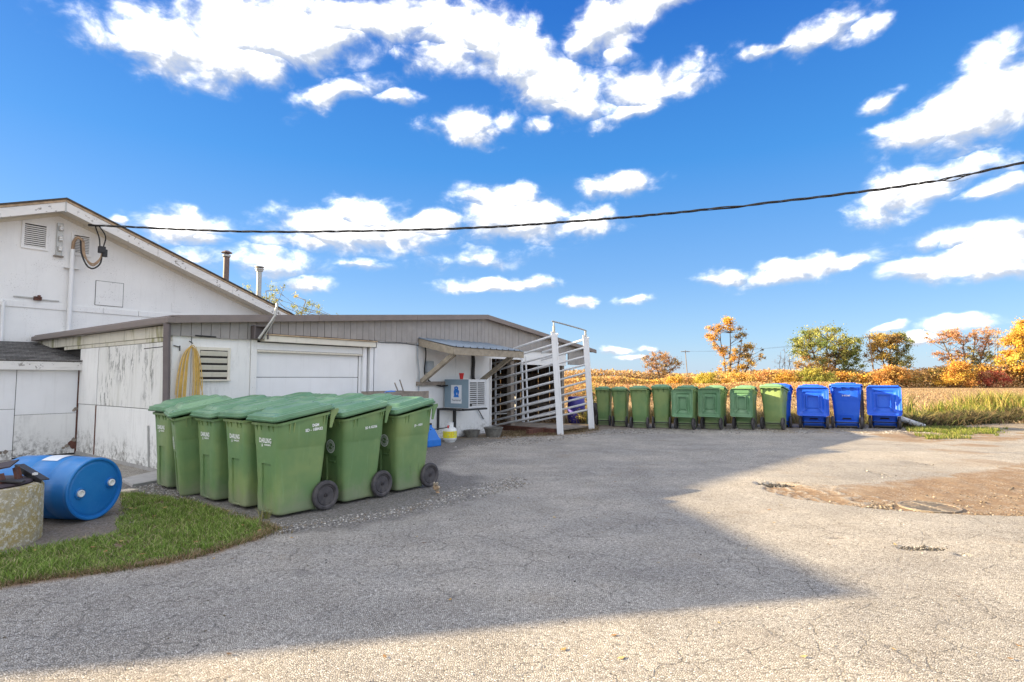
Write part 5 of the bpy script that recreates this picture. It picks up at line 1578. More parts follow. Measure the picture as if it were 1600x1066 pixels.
for k, (a, t, z1) in enumerate(((0.10, 0.16, 1.36), (0.22, 0.15, 1.42))):
    s_ = empty('stick', W(3.60 + a, -1.0, 0.98), RZ, ('shorter left' if k == 0 else 'taller right') + ' of the two thin grey sticks standing in the timber box', 'stick')
    MB().beam((0.10, 0, 0), (0.10 - t, 0.05, z1 - 0.98), 0.022, 0.016).build('stick', 'old_timber', s_)

# ------------------------------------------------------------------ loading chute
ch = empty('loading_chute', W(8.65, -1.59, 0), RZ, 'white-painted pipe loading chute with two flat plank posts at the shed opening', 'loading chute')
ch.rotation_euler = (0, 0, RZ)
RL = [2.06, 1.85, 1.62, 1.37, 1.10, 0.84, 0.62, 0.40, 0.20, 0.06]
RRr = [2.60, 2.36, 2.10, 1.865, 1.63, 1.39, 1.16, 0.945, 0.75, 0.565]
sides = [((8.89 - 8.65, 0.88 + 1.59), (0.0, 0.0)), ((10.20 - 8.65, 0.67 + 1.59), (10.42 - 8.65, -1.54 + 1.59))]
for si, ((xa, ya), (xb_, yb)) in enumerate(sides):
    for zl, zr_ in zip(RL, RRr):
        bend = random.uniform(-0.012, 0.012)
        MB().tube([(xa, ya, zl), ((xa + xb_) / 2, (ya + yb) / 2, (zl + zr_) / 2 + bend), (xb_, yb, zr_)], 0.030, 10).build('rail', 'rail_paint', ch, smooth=50)
    for t in (0.0, 0.50, 0.56) if si == 0 else (0.0, 0.55):
        x, y = xa + (xb_ - xa) * t, ya + (yb - ya) * t
        zt = RL[0] + (RRr[0] - RL[0]) * t; zb_ = RL[-1] + (RRr[-1] - RL[-1]) * t
        lean = 0.0 if t == 0 else -0.10
        MB().tube([(x + 0.035, y - 0.035 * (1 if t else 0), max(0.0, zb_ - 0.06)), (x + 0.035 + lean * .6, y, (zt if t == 0 else zt - 0.35) + 0.03)], 0.024, 8).build('stay', 'rail_paint', ch, smooth=50)
# plank posts: broad face to the yard, leaning slightly toward the shed corner
for k, (x, y) in enumerate(((0.0, 0.0), (1.77, 0.05))):
    mb = MB(); lw = 0.078
    rx, ry = cos(radians(-53.6)), sin(radians(-53.6))      # world x axis in local frame
    def P_(s, d, z, ln):    # s across (world x), d depth (world y)
        wx = s + ln; wy = d
        return (x + wx * rx - wy * ry, y + wx * ry + wy * rx, z)
    vs = []
    for z, ln in ((-0.04, 0.04), (2.66 if k == 0 else 2.68, -0.11)):
        vs += [P_(-lw, -0.075, z, ln), (P_(lw - 0.035, -0.075, z, ln)), P_(lw - 0.035, -0.035, z, ln), P_(-lw, -0.035, z, ln)]
    mb.add(vs, [(3, 2, 1, 0), (4, 5, 6, 7), (0, 1, 5, 4), (1, 2, 6, 5), (2, 3, 7, 6), (3, 0, 4, 7)])
    mb.build('post_plank', 'rail_paint', ch, bevel=0.004)
    mb = MB(); vs = []
    for z, ln in ((-0.04, 0.04), (2.60, -0.11)):
        vs += [P_(lw - 0.03, -0.07, z, ln), P_(lw + 0.012, -0.07, z, ln), P_(lw + 0.012, 0.10, z, ln), P_(lw - 0.03, 0.10, z, ln)]
    mb.add(vs, [(3, 2, 1, 0), (4, 5, 6, 7), (0, 1, 5, 4), (1, 2, 6, 5), (2, 3, 7, 6), (3, 0, 4, 7)])
    mb.build('post_edge', 'rail_paint', ch, bevel=0.004)
    cx_, cy_, _ = P_(0, -0.05, 0, -0.11)
    MB().tube([(cx_, cy_, 2.62), (cx_, cy_, 2.80)], 0.032, 8).build('socket', 'galvanised', ch)
    if k == 0: top0 = (cx_, cy_)
    else: top1 = (cx_, cy_)
MB().tube(smoothpath([(*top0, 2.78), (*top0, 2.90), (top0[0] + 0.05, top0[1], 2.92), (top1[0] - 0.08, top1[1], 2.82), (*top1, 2.76), (top1[0] + 0.05, top1[1] - 0.02, 2.6)], 5), 0.02, 8).build('arch_pipe', 'galvanised', ch, smooth=50)
# floor of the chute
for k in range(9):
    t = k / 9
    MB().beam((0.30, 0.15 + k * 0.26, 0.10), (1.62, 0.15 + k * 0.26, 0.10), 0.22, 0.04).build('floor_plank', 'old_timber', ch)
MB().beam((0.05, 0.12, 0.06), (0.28, 2.4, 0.06), 0.10, 0.14).build('floor_beam', 'rusty_iron', ch)
MB().beam((-0.60, 0.55, 0.07), (0.20, 0.55, 0.07), 0.10, 0.14).build('floor_beam', 'rusty_iron', ch)

tb = empty('feed_tub', W(7.22, -0.58, 0), RZ, 'grey rubber feed tub standing at the wall end by the chute', 'tub')
MB().lathe([(0.01, 0.01), (0.16, 0.01), (0.17, 0.0), (0.235, 0.21), (0.25, 0.215), (0.245, 0.235), (0.225, 0.23), (0.16, 0.03), (0.01, 0.03)], 24).build('tub', 'tub_rubber', tb, smooth=45)
tb2 = empty('feed_tub', W(6.85, -0.20, 0), RZ + .4, 'low dark rubber pan behind the grey feed tub against the wall foot', 'tub')
MB().lathe([(0.01, 0.01), (0.15, 0.0), (0.20, 0.16), (0.205, 0.17), (0.19, 0.165), (0.14, 0.02), (0.01, 0.02)], 20).build('tub', 'tub_rubber', tb2, smooth=45)

# ------------------------------------------------------------------ things glimpsed beyond the chute
pb = empty('purple_barrel', (2.12, 18.7, -0.03), 0.2, 'purple plastic barrel seen through the chute rails', 'barrel')
MB().lathe([(0.24, 0), (0.27, 0.03), (0.29, 0.30), (0.28, 0.42), (0.29, 0.55), (0.27, 0.84), (0.24, 0.87), (0.01, 0.86)], 24).build('body', 'purple_plastic', pb, smooth=45)
MB().lathe([(0.285, 0.30), (0.298, 0.32), (0.285, 0.34)], 24).build('hoop', 'purple_plastic', pb)
jg = empty('pale_jug', (2.52, 17.9, -0.03), 0.2, 'pale blue plastic jug with a white top behind the right chute post', 'jug')
MB().loft([[(x * s_, y * s_, z) for x, y in [(-0.13, -0.1), (0.13, -0.1), (0.13, 0.1), (-0.13, 0.1)]] for z, s_ in [(0, 0.95), (0.05, 1.0), (0.50, 1.0), (0.62, 0.75), (0.70, 0.3)]]).build('body', 'pale_blue_plastic', jg, bevel=0.02)
MB().tube([(0, 0, 0.70), (0, 0, 0.80)], 0.05, 10).build('cap', 'white_cap', jg)
tyr = empty('old_tyre', (2.62, 17.75, 0.34), radians(20), 'dark old tyre leaning beside the left end of the far bin row', 'tyre')
MB().lathe([(0.19, -0.08), (0.30, -0.10), (0.34, -0.06), (0.34, 0.06), (0.30, 0.10), (0.19, 0.08), (0.19, -0.07)], 28, Matrix.Rotation(radians(78), 4, 'Y')).build('tyre', 'tyre_rubber', tyr, smooth=45)
sp_ = tag(MB().tube([(0, 0, 0), (0.02, 0, 1.45)], 0.016, 6).build('metal_stake', 'rusty_iron', None, loc=(3.05, 18.6, -0.05)), 'thin rusty stake rising above the left-end bins of the far row', 'stake')

# grey pipe leaning out from behind the last blue bin
gp = tag(MB().tube([(-0.75, 0.15, 0.42), (0.18, -0.12, 0.05)], 0.075, 16).build('grey_pipe', 'pvc_grey', None, smooth=50, loc=(11.75, 16.55, 0.0)), 'grey plastic pipe sloping to the ground right of the last blue bin', 'pipe')

# storm drain grate
dg = empty('drain_grate', (4.85, 6.66, -0.064), radians(6), 'round iron storm-drain grate half buried in the brown dirt', 'drain grate')
gm = MB(); n = 40
for z0, z1, r0, r1 in ((0.0, 0.030, 0.355, 0.32),):
    gm.loft([[(r0 * cos(2 * pi * k / n), r0 * sin(2 * pi * k / n), z0) for k in range(n)], [(r0 * cos(2 * pi * k / n), r0 * sin(2 * pi * k / n), z1) for k in range(n)],
             [(r1 * cos(2 * pi * k / n), r1 * sin(2 * pi * k / n), z1) for k in range(n)], [(r1 * cos(2 * pi * k / n), r1 * sin(2 * pi * k / n), z0) for k in range(n)]], False, False)
gm.build('rim', 'drain_iron', dg)
MB().box(-0.022, 0.022, -0.315, 0.315, 0.004, 0.030).build('cross_bar', 'drain_iron', dg)
MB().lathe([(0.33, -0.02), (0.33, 0.004), (0.01, 0.006)], 32).build('silt', 'barn_board', dg)
for k in range(-4, 5):
    y = k * 0.068; hx = math.sqrt(max(0, 0.32 ** 2 - y * y))
    for s in (-1, 1):
        if hx > 0.06:
            MB().box(min(s * 0.024, s * hx), max(s * 0.024, s * hx), y - 0.016, y + 0.016, 0.008, 0.027).build('bar', 'drain_iron', dg)

dg.scale = (0.9, 0.82, 1)
# ------------------------------------------------------------------ overhead cable
cp = [(-9.90, 12.96, 5.02), (-5.70, 12.34, 4.70), (-1.35, 11.67, 4.585), (1.3, 11.25, 4.63), (3.77, 10.87, 4.75), (7.19, 10.33, 5.02), (9.31, 10.0, 5.36), (15.0, 9.1, 6.4), (24, 7.7, 8.4)]
base = smoothpath(cp, 40)
cb = empty('overhead_cable', cp[0], 0, 'black twisted service cable crossing the sky from the gable to the right edge', 'cable')
o0 = Vector(cp[0])
for s in range(3):
    pts = []
    for i, p in enumerate(base):
        ph = i * 0.42 + s * 2 * pi / 3
        gap = 0.017
        t = p.x
        for c0 in (4.4, 8.15):                     # two places where one strand sags free
            if s == 0: gap += 0.045 * math.exp(-((t - c0) / 0.30) ** 2)
        dz = (-abs(gap - 0.017)) if s == 0 else 0
        pts.append(p - o0 + Vector((0, 0.016 * cos(ph), 0.016 * sin(ph) + dz)))
    MB().tube(pts, 0.0125 if s else 0.009, 5).build('strand', 'cable_rubber', cb)

# dead leaves by the wheel
dl_ = empty('dead_leaf_clump', (-0.945, 7.17, 0.0), 0.3, 'crumpled clump of pale dead leaves by the wheel of the rightmost near bin', 'dead leaves')
for k in range(9):
    mb = MB(); s_ = random.uniform(0.025, 0.045)
    pts = []
    for i in range(4):
        for j in range(3):
            pts.append(((i - 1.5) * s_ * 0.6, (j - 1) * s_ * (0.9 if i in (1, 2) else 0.45), 0.35 * s_ * sin(i * 1.7 + k) + 0.4 * s_ * (j - 1) ** 2))
    R_ = Matrix.Rotation(random.uniform(0, 6), 4, 'Z') @ Matrix.Rotation(random.uniform(-1.2, 1.2), 4, 'X')
    off = Vector((random.uniform(-0.03, 0.03), random.uniform(-0.03, 0.03), 0.03 + 0.012 * k))
    mb.add([tuple(R_ @ Vector(p) + off) for p in pts], [(i * 3 + j, i * 3 + j + 1, i * 3 + j + 4, i * 3 + j + 3) for i in range(3) for j in range(2)])
    mb.build('leaf', 'bleached_leaf' if k % 3 else 'dry_leaf', dl_)

# ------------------------------------------------------------------ small loose ground cover
def blades(name, pts, hmin, hmax, width, cols, lean=0.5, mat='grass_blades', zfun=None, kinds=None):
    n = len(pts)
    h = rng.uniform(hmin, hmax, n); a = rng.uniform(0, 2 * pi, n); la = rng.uniform(0, 2 * pi, n)
    ln = rng.uniform(0.1, lean, n) * h
    wv = width * rng.uniform(0.6, 1.3, n)
    bx, by = pts[:, 0], pts[:, 1]; bz = pts[:, 2] if pts.shape[1] > 2 else np.zeros(n)
    cx, cy = np.cos(a) * wv / 2, np.sin(a) * wv / 2; lx, ly = np.cos(la) * ln, np.sin(la) * ln
    v = np.stack([
        np.stack([bx - cx, by - cy, bz - .005], 1), np.stack([bx + cx, by + cy, bz - .005], 1),
        np.stack([bx + lx * .35 + cx * .8, by + ly * .35 + cy * .8, bz + h * .6], 1), np.stack([bx + lx * .35 - cx * .8, by + ly * .35 - cy * .8, bz + h * .6], 1),
        np.stack([bx + lx, by + ly, bz + h], 1)], 1).reshape(-1, 3)
    i = np.arange(n) * 5
    f = np.stack([i, i + 1, i + 2, i + 3, i + 3, i + 2, i + 4], 1).ravel()
    sizes = np.tile([4, 3], n)
    cols = np.array(cols); k = rng.integers(0, len(cols), n) if kinds is None else kinds
    c = cols[k] * rng.uniform(0.75, 1.25, (n, 1))
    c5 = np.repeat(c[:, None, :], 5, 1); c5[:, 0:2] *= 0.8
    return raw_mesh(name, v, f, sizes, mat, np.clip(c5.reshape(-1, 3), 0, 1))


def scatter(poly, n, edge=0.0, margin=None):
    P = np.array(poly); lo = P.min(0); hi = P.max(0); out = []
    got = 0
    while got < n:
        q = rng.uniform(lo, hi, (n * 2, 2)); ok = inside(poly, q[:, 0], q[:, 1])
        if edge:
            d = poly_dist(poly, q[:, 0], q[:, 1]); ok &= rng.random(len(q)) < np.clip(0.15 + d / edge, 0, 1)
        q = q[ok]; out.append(q); got += len(q)
    return np.concatenate(out)[:n]


GREENS = [(0.20, 0.24, 0.08), (0.21, 0.33, 0.06), (0.30, 0.42, 0.09), (0.12, 0.20, 0.035), (0.42, 0.49, 0.16), (0.50, 0.45, 0.24)]
GV = [(-6.5, 2.6), (-4.01, 3.80), (-3.58, 4.02), (-3.42, 4.16), (-2.94, 4.39), (-2.57, 4.70), (-2.33, 5.22), (-2.27, 5.5), (-2.69, 5.87), (-3.22, 6.32), (-3.92, 6.84), (-4.66, 7.18), (-5.01, 7.30),
      (-4.35, 6.35), (-3.98, 5.75), (-3.72, 5.35), (-3.92, 5.05), (-4.12, 4.82), (-4.40, 4.66), (-4.95, 4.6), (-6.5, 4.4)]
g1 = scatter(GV, 52000)
keep = fbm(g1[:, 0], g1[:, 1], 3.5, 3, 81) > 0.27
wob = inside(GV, g1[:, 0] + (fbm(g1[:, 0], g1[:, 1], 2.2, 4, 85) - .5) * 0.55, g1[:, 1] + (fbm(g1[:, 0], g1[:, 1], 2.2, 4, 87) - .5) * 0.55)
keep &= wob | (rng.random(len(g1)) < 0.12)
e = poly_dist(GV, g1[:, 0], g1[:, 1]); keep &= (rng.random(len(g1)) < np.clip(0.25 + e / 0.12, 0, 1))
g1 = g1[keep]
tuft = fbm(g1[:, 0], g1[:, 1], 5.0, 3, 83)
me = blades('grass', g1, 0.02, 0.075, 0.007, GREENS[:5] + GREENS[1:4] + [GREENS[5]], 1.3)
v = np.zeros(len(me.vertices) * 3, np.float32); me.vertices.foreach_get('co', v); v = v.reshape(-1, 5, 3)
v[:, :, 2] *= (0.35 + 1.25 * tuft ** 1.5)[:, None]; me.vertices.foreach_set('co', v.ravel())
tag(inst('grass', me), kind='stuff')
# dry brown fringe where the turf meets the asphalt
fr = []
for (ax_, ay_), (bx_, by_) in zip(GV[1:8], GV[2:9]):
    n = int(math.hypot(bx_ - ax_, by_ - ay_) * 900); t = rng.random(n)[:, None]
    fr.append(np.array([[ax_, ay_]]) * (1 - t) + np.array([[bx_, by_]]) * t + rng.normal(0, 0.03, (n, 2)))
fr.append(scatter(GV, 2600)); q_ = scatter([(-5.0, 7.3), (-3.9, 6.9), (-2.6, 5.9), (-2.0, 5.4), (-2.5, 5.2), (-4, 6.6)], 900); fr.append(q_)
tag(inst('dry_grass', blades('dry_grass', np.concatenate(fr), 0.01, 0.05, 0.006, [(0.33, 0.24, 0.12), (0.22, 0.15, 0.08), (0.40, 0.32, 0.18), (0.12, 0.16, 0.04)], 2.2)), kind='stuff')
# stray tuft at the foot of the nearest bin
x0, y0, _ = W(-0.60, -3.74)
q = np.stack([rng.normal(x0, 0.03, 60), rng.normal(y0, 0.03, 60)], 1)
tag(inst('grass', blades('grass', q, 0.04, 0.14, 0.006, [(0.35, 0.32, 0.14), (0.20, 0.24, 0.07)], 1.1)), kind='stuff')


def stones(name, pts, smin, smax, cols, zoff=0.0):
    n = len(pts)
    base = np.array([(1, 0, 0), (-1, 0, 0), (0, 1, 0), (0, -1, 0), (0, 0, 1), (0, 0, -0.6)], float)
    F = np.array([(0, 2, 4), (2, 1, 4), (1, 3, 4), (3, 0, 4), (2, 0, 5), (1, 2, 5), (3, 1, 5), (0, 3, 5)])
    s = rng.uniform(smin, smax, n) * (0.5 + rng.random(n) ** 3)
    a = rng.uniform(0, 2 * pi, n); sx = rng.uniform(0.7, 1.3, n); sz = rng.uniform(0.35, 0.8, n)
    V = base[None] * np.stack([s * sx, s, s * sz], 1)[:, None, :] * rng.uniform(0.7, 1.2, (n, 6, 1))
    ca, sa = np.cos(a)[:, None], np.sin(a)[:, None]
    X = V[:, :, 0] * ca - V[:, :, 1] * sa + pts[:, None, 0]; Y = V[:, :, 0] * sa + V[:, :, 1] * ca + pts[:, None, 1]
    Z = V[:, :, 2] + (s * sz * 0.3)[:, None] + zoff
    V = np.stack([X, Y, Z], 2).reshape(-1, 3)
    f = (F[None] + (np.arange(n) * 6)[:, None, None]).ravel()
    cols = np.array(cols); c = cols[rng.integers(0, len(cols), n)] * rng.uniform(0.8, 1.2, (n, 1))
    return raw_mesh(name, V, f, np.full(n * 8, 3), 'stones', np.clip(np.repeat(c, 6, 0), 0, 1))


SC = [(0.30, 0.29, 0.275), (0.22, 0.21, 0.20), (0.16, 0.15, 0.145), (0.42, 0.40, 0.37), (0.28, 0.24, 0.19), (0.55, 0.53, 0.50)]
gp_ = [(-5.01, 7.25), (-5.4, 8.3), (-4.8, 7.9), (-3.0, 6.1), (-2.2, 5.75), (-1.2, 6.5), (-0.75, 7.6), (0.1, 8.4), (0.3, 7.9), (-0.35, 6.9), (-1.2, 6.0), (-2.19, 5.38), (-2.69, 5.80), (-3.22, 6.25), (-3.92, 6.8)]
p = scatter(gp_, 17000); d = poly_dist(gp_, p[:, 0], p[:, 1]); p = p[rng.random(len(p)) < np.clip(0.2 + d / 0.35, 0, 1)]
tag(inst('gravel', stones('gravel', p, 0.006, 0.014, SC)), kind='stuff')
p = scatter([(-1.2, 11.9), (-0.6, 13.9), (1.5, 14.5), (2.6, 16.2), (11.5, 16.6), (12.5, 15.2), (9, 14.6), (2.6, 14.9), (1.2, 13.2), (0.2, 12.4)], 9000)
tag(inst('gravel', stones('gravel', p, 0.008, 0.022, SC)), kind='stuff')
# broken stone and crumbs of asphalt along the hollow
pts = []
for (ax_, ay_), (bx_, by_) in zip(DIRT_LOW[:9], DIRT_LOW[1:10]):
    n = int(math.hypot(bx_ - ax_, by_ - ay_) * 260); t = rng.random(n)[:, None]
    pts.append(np.array([[ax_, ay_]]) * (1 - t) + np.array([[bx_, by_]]) * t + np.stack([rng.normal(0.03, 0.05, n), np.abs(rng.normal(0.03, 0.10, n))], 1))
pts.append(scatter([(3.35, 7.1), (3.7, 6.7), (4.4, 6.5), (4.6, 6.9), (4.3, 7.5), (3.7, 7.9)], 1300))
pts.append(scatter([(3.3, 6.6), (5, 6.2), (10, 6.6), (12, 10), (7, 9), (5, 8), (4, 8)], 2600))
tag(inst('rubble', stones('rubble', np.concatenate(pts), 0.008, 0.020, [(0.10, 0.085, 0.07), (0.34, 0.29, 0.23), (0.22, 0.17, 0.12), (0.16, 0.14, 0.12)], -0.045)), kind='stuff')
pts = [scatter([(3.25, 5.05), (3.6, 5.1), (3.9, 4.85), (3.8, 4.68), (3.3, 4.75)], 150), scatter([(6.6, 9.3), (7.2, 9.4), (7.2, 10.1), (6.7, 10.1)], 120), scatter([(5.4, 8.3), (5.8, 8.4), (5.7, 9.2), (5.4, 9.1)], 90)]
tag(inst('rubble', stones('rubble', np.concatenate(pts), 0.007, 0.018, [(0.07, 0.065, 0.06), (0.11, 0.10, 0.09), (0.40, 0.37, 0.33)], -0.012)), kind='stuff')
p = np.stack([3.60 + rng.normal(0, 0.16, 420), 7.88 + rng.normal(0, 0.07, 420)], 1)
tag(inst('rubble', stones('rubble', p, 0.008, 0.022, [(0.04, 0.038, 0.036), (0.07, 0.065, 0.06), (0.14, 0.13, 0.12)], -0.03)), kind='stuff')
p = np.stack([3.55 + rng.normal(0, 0.16, 160), 4.93 + rng.normal(0, 0.035, 160)], 1)
tag(inst('rubble', stones('rubble', p, 0.006, 0.014, [(0.05, 0.045, 0.04), (0.09, 0.08, 0.07)], -0.008)), kind='stuff')
# loose grit lying on the open asphalt
p = np.stack([rng.uniform(-4, 9, 9000), 2.4 + rng.random(9000) ** 1.5 * 12], 1)
p = p[(p[:, 0] > -2.4 + (p[:, 1] < 6) * 0) | (p[:, 1] < 4)]
tag(inst('grit', stones('grit', p, 0.0025, 0.007, [(0.10, 0.095, 0.09), (0.45, 0.42, 0.38), (0.20, 0.17, 0.13)])), kind='stuff')
# fallen leaves blown over the yard
n = 260
lx = rng.uniform(-3.5, 12, n); ly = 3.0 + rng.random(n) ** 1.2 * 13
gl = scatter(GV, 60); lx[:60] = gl[:, 0]; ly[:60] = gl[:, 1]
la = rng.uniform(0, 2 * pi, n); ls = rng.uniform(0.012, 0.03, n)
pv = np.stack([np.stack([lx + np.cos(la + t) * ls * q_, ly + np.sin(la + t) * ls * q_, np.where(np.arange(n) < 60, 0.05, 0.006) + 0.35 * ls * rng.random(n) * zt_], 1) for t, q_, zt_ in ((0, 1, 1), (pi / 2, .55, 0.2), (pi, 1, 1), (3 * pi / 2, .55, 0.2))], 1).reshape(-1, 3)
lc = np.array([(0.30, 0.17, 0.07), (0.42, 0.27, 0.10), (0.16, 0.10, 0.06), (0.50, 0.36, 0.15)])[rng.integers(0, 4, n)]
tag(inst('fallen_leaves', raw_mesh('fallen_leaves', pv, np.arange(4 * n), np.full(n, 4), 'stones', np.repeat(lc, 4, 0))), kind='stuff')
# straw litter at the chute
p = scatter([(-0.6, 13.9), (1.1, 14.4), (2.4, 15.7), (2.6, 17.0), (1.2, 16.4), (-0.2, 15.2)], 5200)
tag(inst('straw', blades('straw', p, 0.02, 0.08, 0.008, [(0.28, 0.21, 0.11), (0.17, 0.12, 0.07), (0.10, 0.08, 0.05), (0.35, 0.28, 0.16)], 3.0)), kind='stuff')

# grassy patch and weeds at the yard's right rear
def clumped(cent, n, sx, sy):
    k = rng.integers(0, len(cent), n); c = np.array(cent)[k]
    return np.stack([c[:, 0] + rng.normal(0, sx, n), c[:, 1] + rng.normal(0, sy, n)], 1), k
q = scatter([(10.7, 15.3), (11.6, 15.0), (13.4, 15.5), (14.2, 16.2), (11.9, 16.5), (11.0, 15.9)], 5200)
q = q[fbm(q[:, 0], q[:, 1], 1.6, 3, 91) > 0.42]
q2 = scatter([(9.7, 13.4), (11.3, 13.6), (13.1, 14.9), (12.6, 15.6), (10.5, 15.0)], 4200); q2 = q2[fbm(q2[:, 0], q2[:, 1], 1.3, 3, 92) > 0.55]
tag(inst('grass', blades('grass', np.concatenate([q, q2]), 0.03, 0.12, 0.014, [(0.16, 0.22, 0.03), (0.24, 0.27, 0.05), (0.10, 0.15, 0.03), (0.36, 0.32, 0.13)], 0.9)), kind='stuff')

WL = [(x, 17.3 + (x - 11) * 0.62 + random.uniform(-0.4, 1.2)) for x in np.arange(11.6, 30, 0.42)]
q, k = clumped(WL, 17000, 0.20, 0.34)
q = np.concatenate([q, np.full((len(q), 1), -0.06)], 1)
hk = (rng.uniform(0.2, 1.15, len(WL)) ** 2.6 + 0.22) * 0.80 * np.clip((np.array(WL)[:, 0] - 10.5) / 3, 0.35, 1)
me = blades('weeds', q, 0.25, 0.95, 0.034, [(0.16, 0.22, 0.03), (0.25, 0.27, 0.05), (0.10, 0.15, 0.03), (0.42, 0.36, 0.12), (0.36, 0.24, 0.10), (0.45, 0.40, 0.10)], 0.8)
v = np.zeros(len(me.vertices) * 3, np.float32); me.vertices.foreach_get('co', v); v = v.reshape(-1, 5, 3)
v[:, :, 2] = -0.06 + (v[:, :, 2] + 0.06) * (hk[k])[:, None]; me.vertices.foreach_set('co', v.ravel())
tag(inst('weeds', me), kind='stuff')
# low dark tangle of dead stems in front of the weeds
WD = [(x, 16.7 + (x - 11) * 0.52 + random.uniform(-0.25, 0.3)) for x in np.arange(11.4, 24, 0.22)]
q, _ = clumped(WD, 22000, 0.22, 0.30)
me = blades('dead_stems', q, 0.05, 0.42, 0.024, [(0.05, 0.035, 0.02), (0.09, 0.065, 0.035), (0.17, 0.12, 0.06), (0.04, 0.05, 0.02), (0.12, 0.15, 0.04), (0.34, 0.26, 0.13)], 2.4)
v = np.zeros(len(me.vertices) * 3, np.float32); me.vertices.foreach_get('co', v); v = v.reshape(-1, 5, 3)
v[:, :, 2] *= (0.25 + 1.6 * fbm(q[:, 0], q[:, 1], 1.4, 4, 95) ** 1.6)[:, None]; me.vertices.foreach_set('co', v.ravel())
tag(inst('dead_stems', me), kind='stuff')
# more rank growth behind the bins
WB = [(x, 18.6 + random.uniform(-0.4, 1.5)) for x in np.arange(2.4, 12, 0.4)]
q, k = clumped(WB, 9000, 0.25, 0.3); q = np.concatenate([q, np.full((len(q), 1), -0.06)], 1)
tag(inst('weeds', blades('weeds', q, 0.15, 0.6, 0.02, [(0.40, 0.30, 0.14), (0.20, 0.20, 0.05), (0.30, 0.20, 0.09)], 0.9)), kind='stuff')
# field stubble
n = 60000
yy = 18.5 + (rng.random(n) ** 1.6) * 60; xx = rng.uniform(-0.15, 1.05, n) * yy * 1.15 + 0.0
row = np.round(yy / 0.38) * 0.38; yy = row + rng.normal(0, 0.07, n)
ok = ~((xx < 11.5) & (yy < 19.5)); q = np.stack([xx, yy, np.full(n, -0.075)], 1)[ok]
tag(inst('stubble', blades('stubble', q, 0.06, 0.17, 0.04, [(0.48, 0.34, 0.19), (0.34, 0.23, 0.12), (0.20, 0.13, 0.07), (0.56, 0.43, 0.26)], 1.8)), kind='stuff')


# ------------------------------------------------------------------ trees
def leaf_cloud(clusters, n, size, pal, flat=0.5, seed=0, colour_fn=None):
    """clusters: (x, y, z, r, palette index). Leaves gather round the cluster centres."""
    r_ = np.random.default_rng(seed)
    n = int(n * 1.8); size = size * 0.74
    C = np.array([c[:4] for c in clusters]); K = np.array([c[4] for c in clusters])
    wgt = C[:, 3] ** 2; k = r_.choice(len(C), n, p=wgt / wgt.sum())
    d = r_.normal(0, 1, (n, 3)); d /= np.linalg.norm(d, axis=1, keepdims=True)
    rad = C[k, 3] * np.minimum(np.abs(r_.normal(0, 0.72, n)), 1.9)
    p = C[k, :3] + d * rad[:, None] * np.array([1, 1, 0.75])
    a = r_.normal(0, 1, (n, 3)); a /= np.linalg.norm(a, axis=1, keepdims=True)
    b = r_.normal(0, 1, (n, 3)); b -= a * (a * b).sum(1, keepdims=True); b /= np.linalg.norm(b, axis=1, keepdims=True)
    s = size * r_.uniform(0.5, 1.3, n)[:, None]
    v = np.stack([p - a * s, p - b * s * 0.55, p + a * s, p + b * s * 0.55], 1).reshape(-1, 3)
    cm = r_.uniform(0.85, 1.35, len(C)) * 1.15
    pal = np.array(pal)
    c = pal[K[k]] * cm[k][:, None] * r_.uniform(0.7, 1.3, (n, 1)) * (1 + r_.normal(0, 0.05, (n, 3)))
    c = c * 0.86 + c.mean(1, keepdims=True) * 0.14
    return raw_mesh('crown', v, np.arange(4 * n), np.full(n, 4), 'tree_leaves', np.clip(np.repeat(c, 4, 0), 0, 0.9))


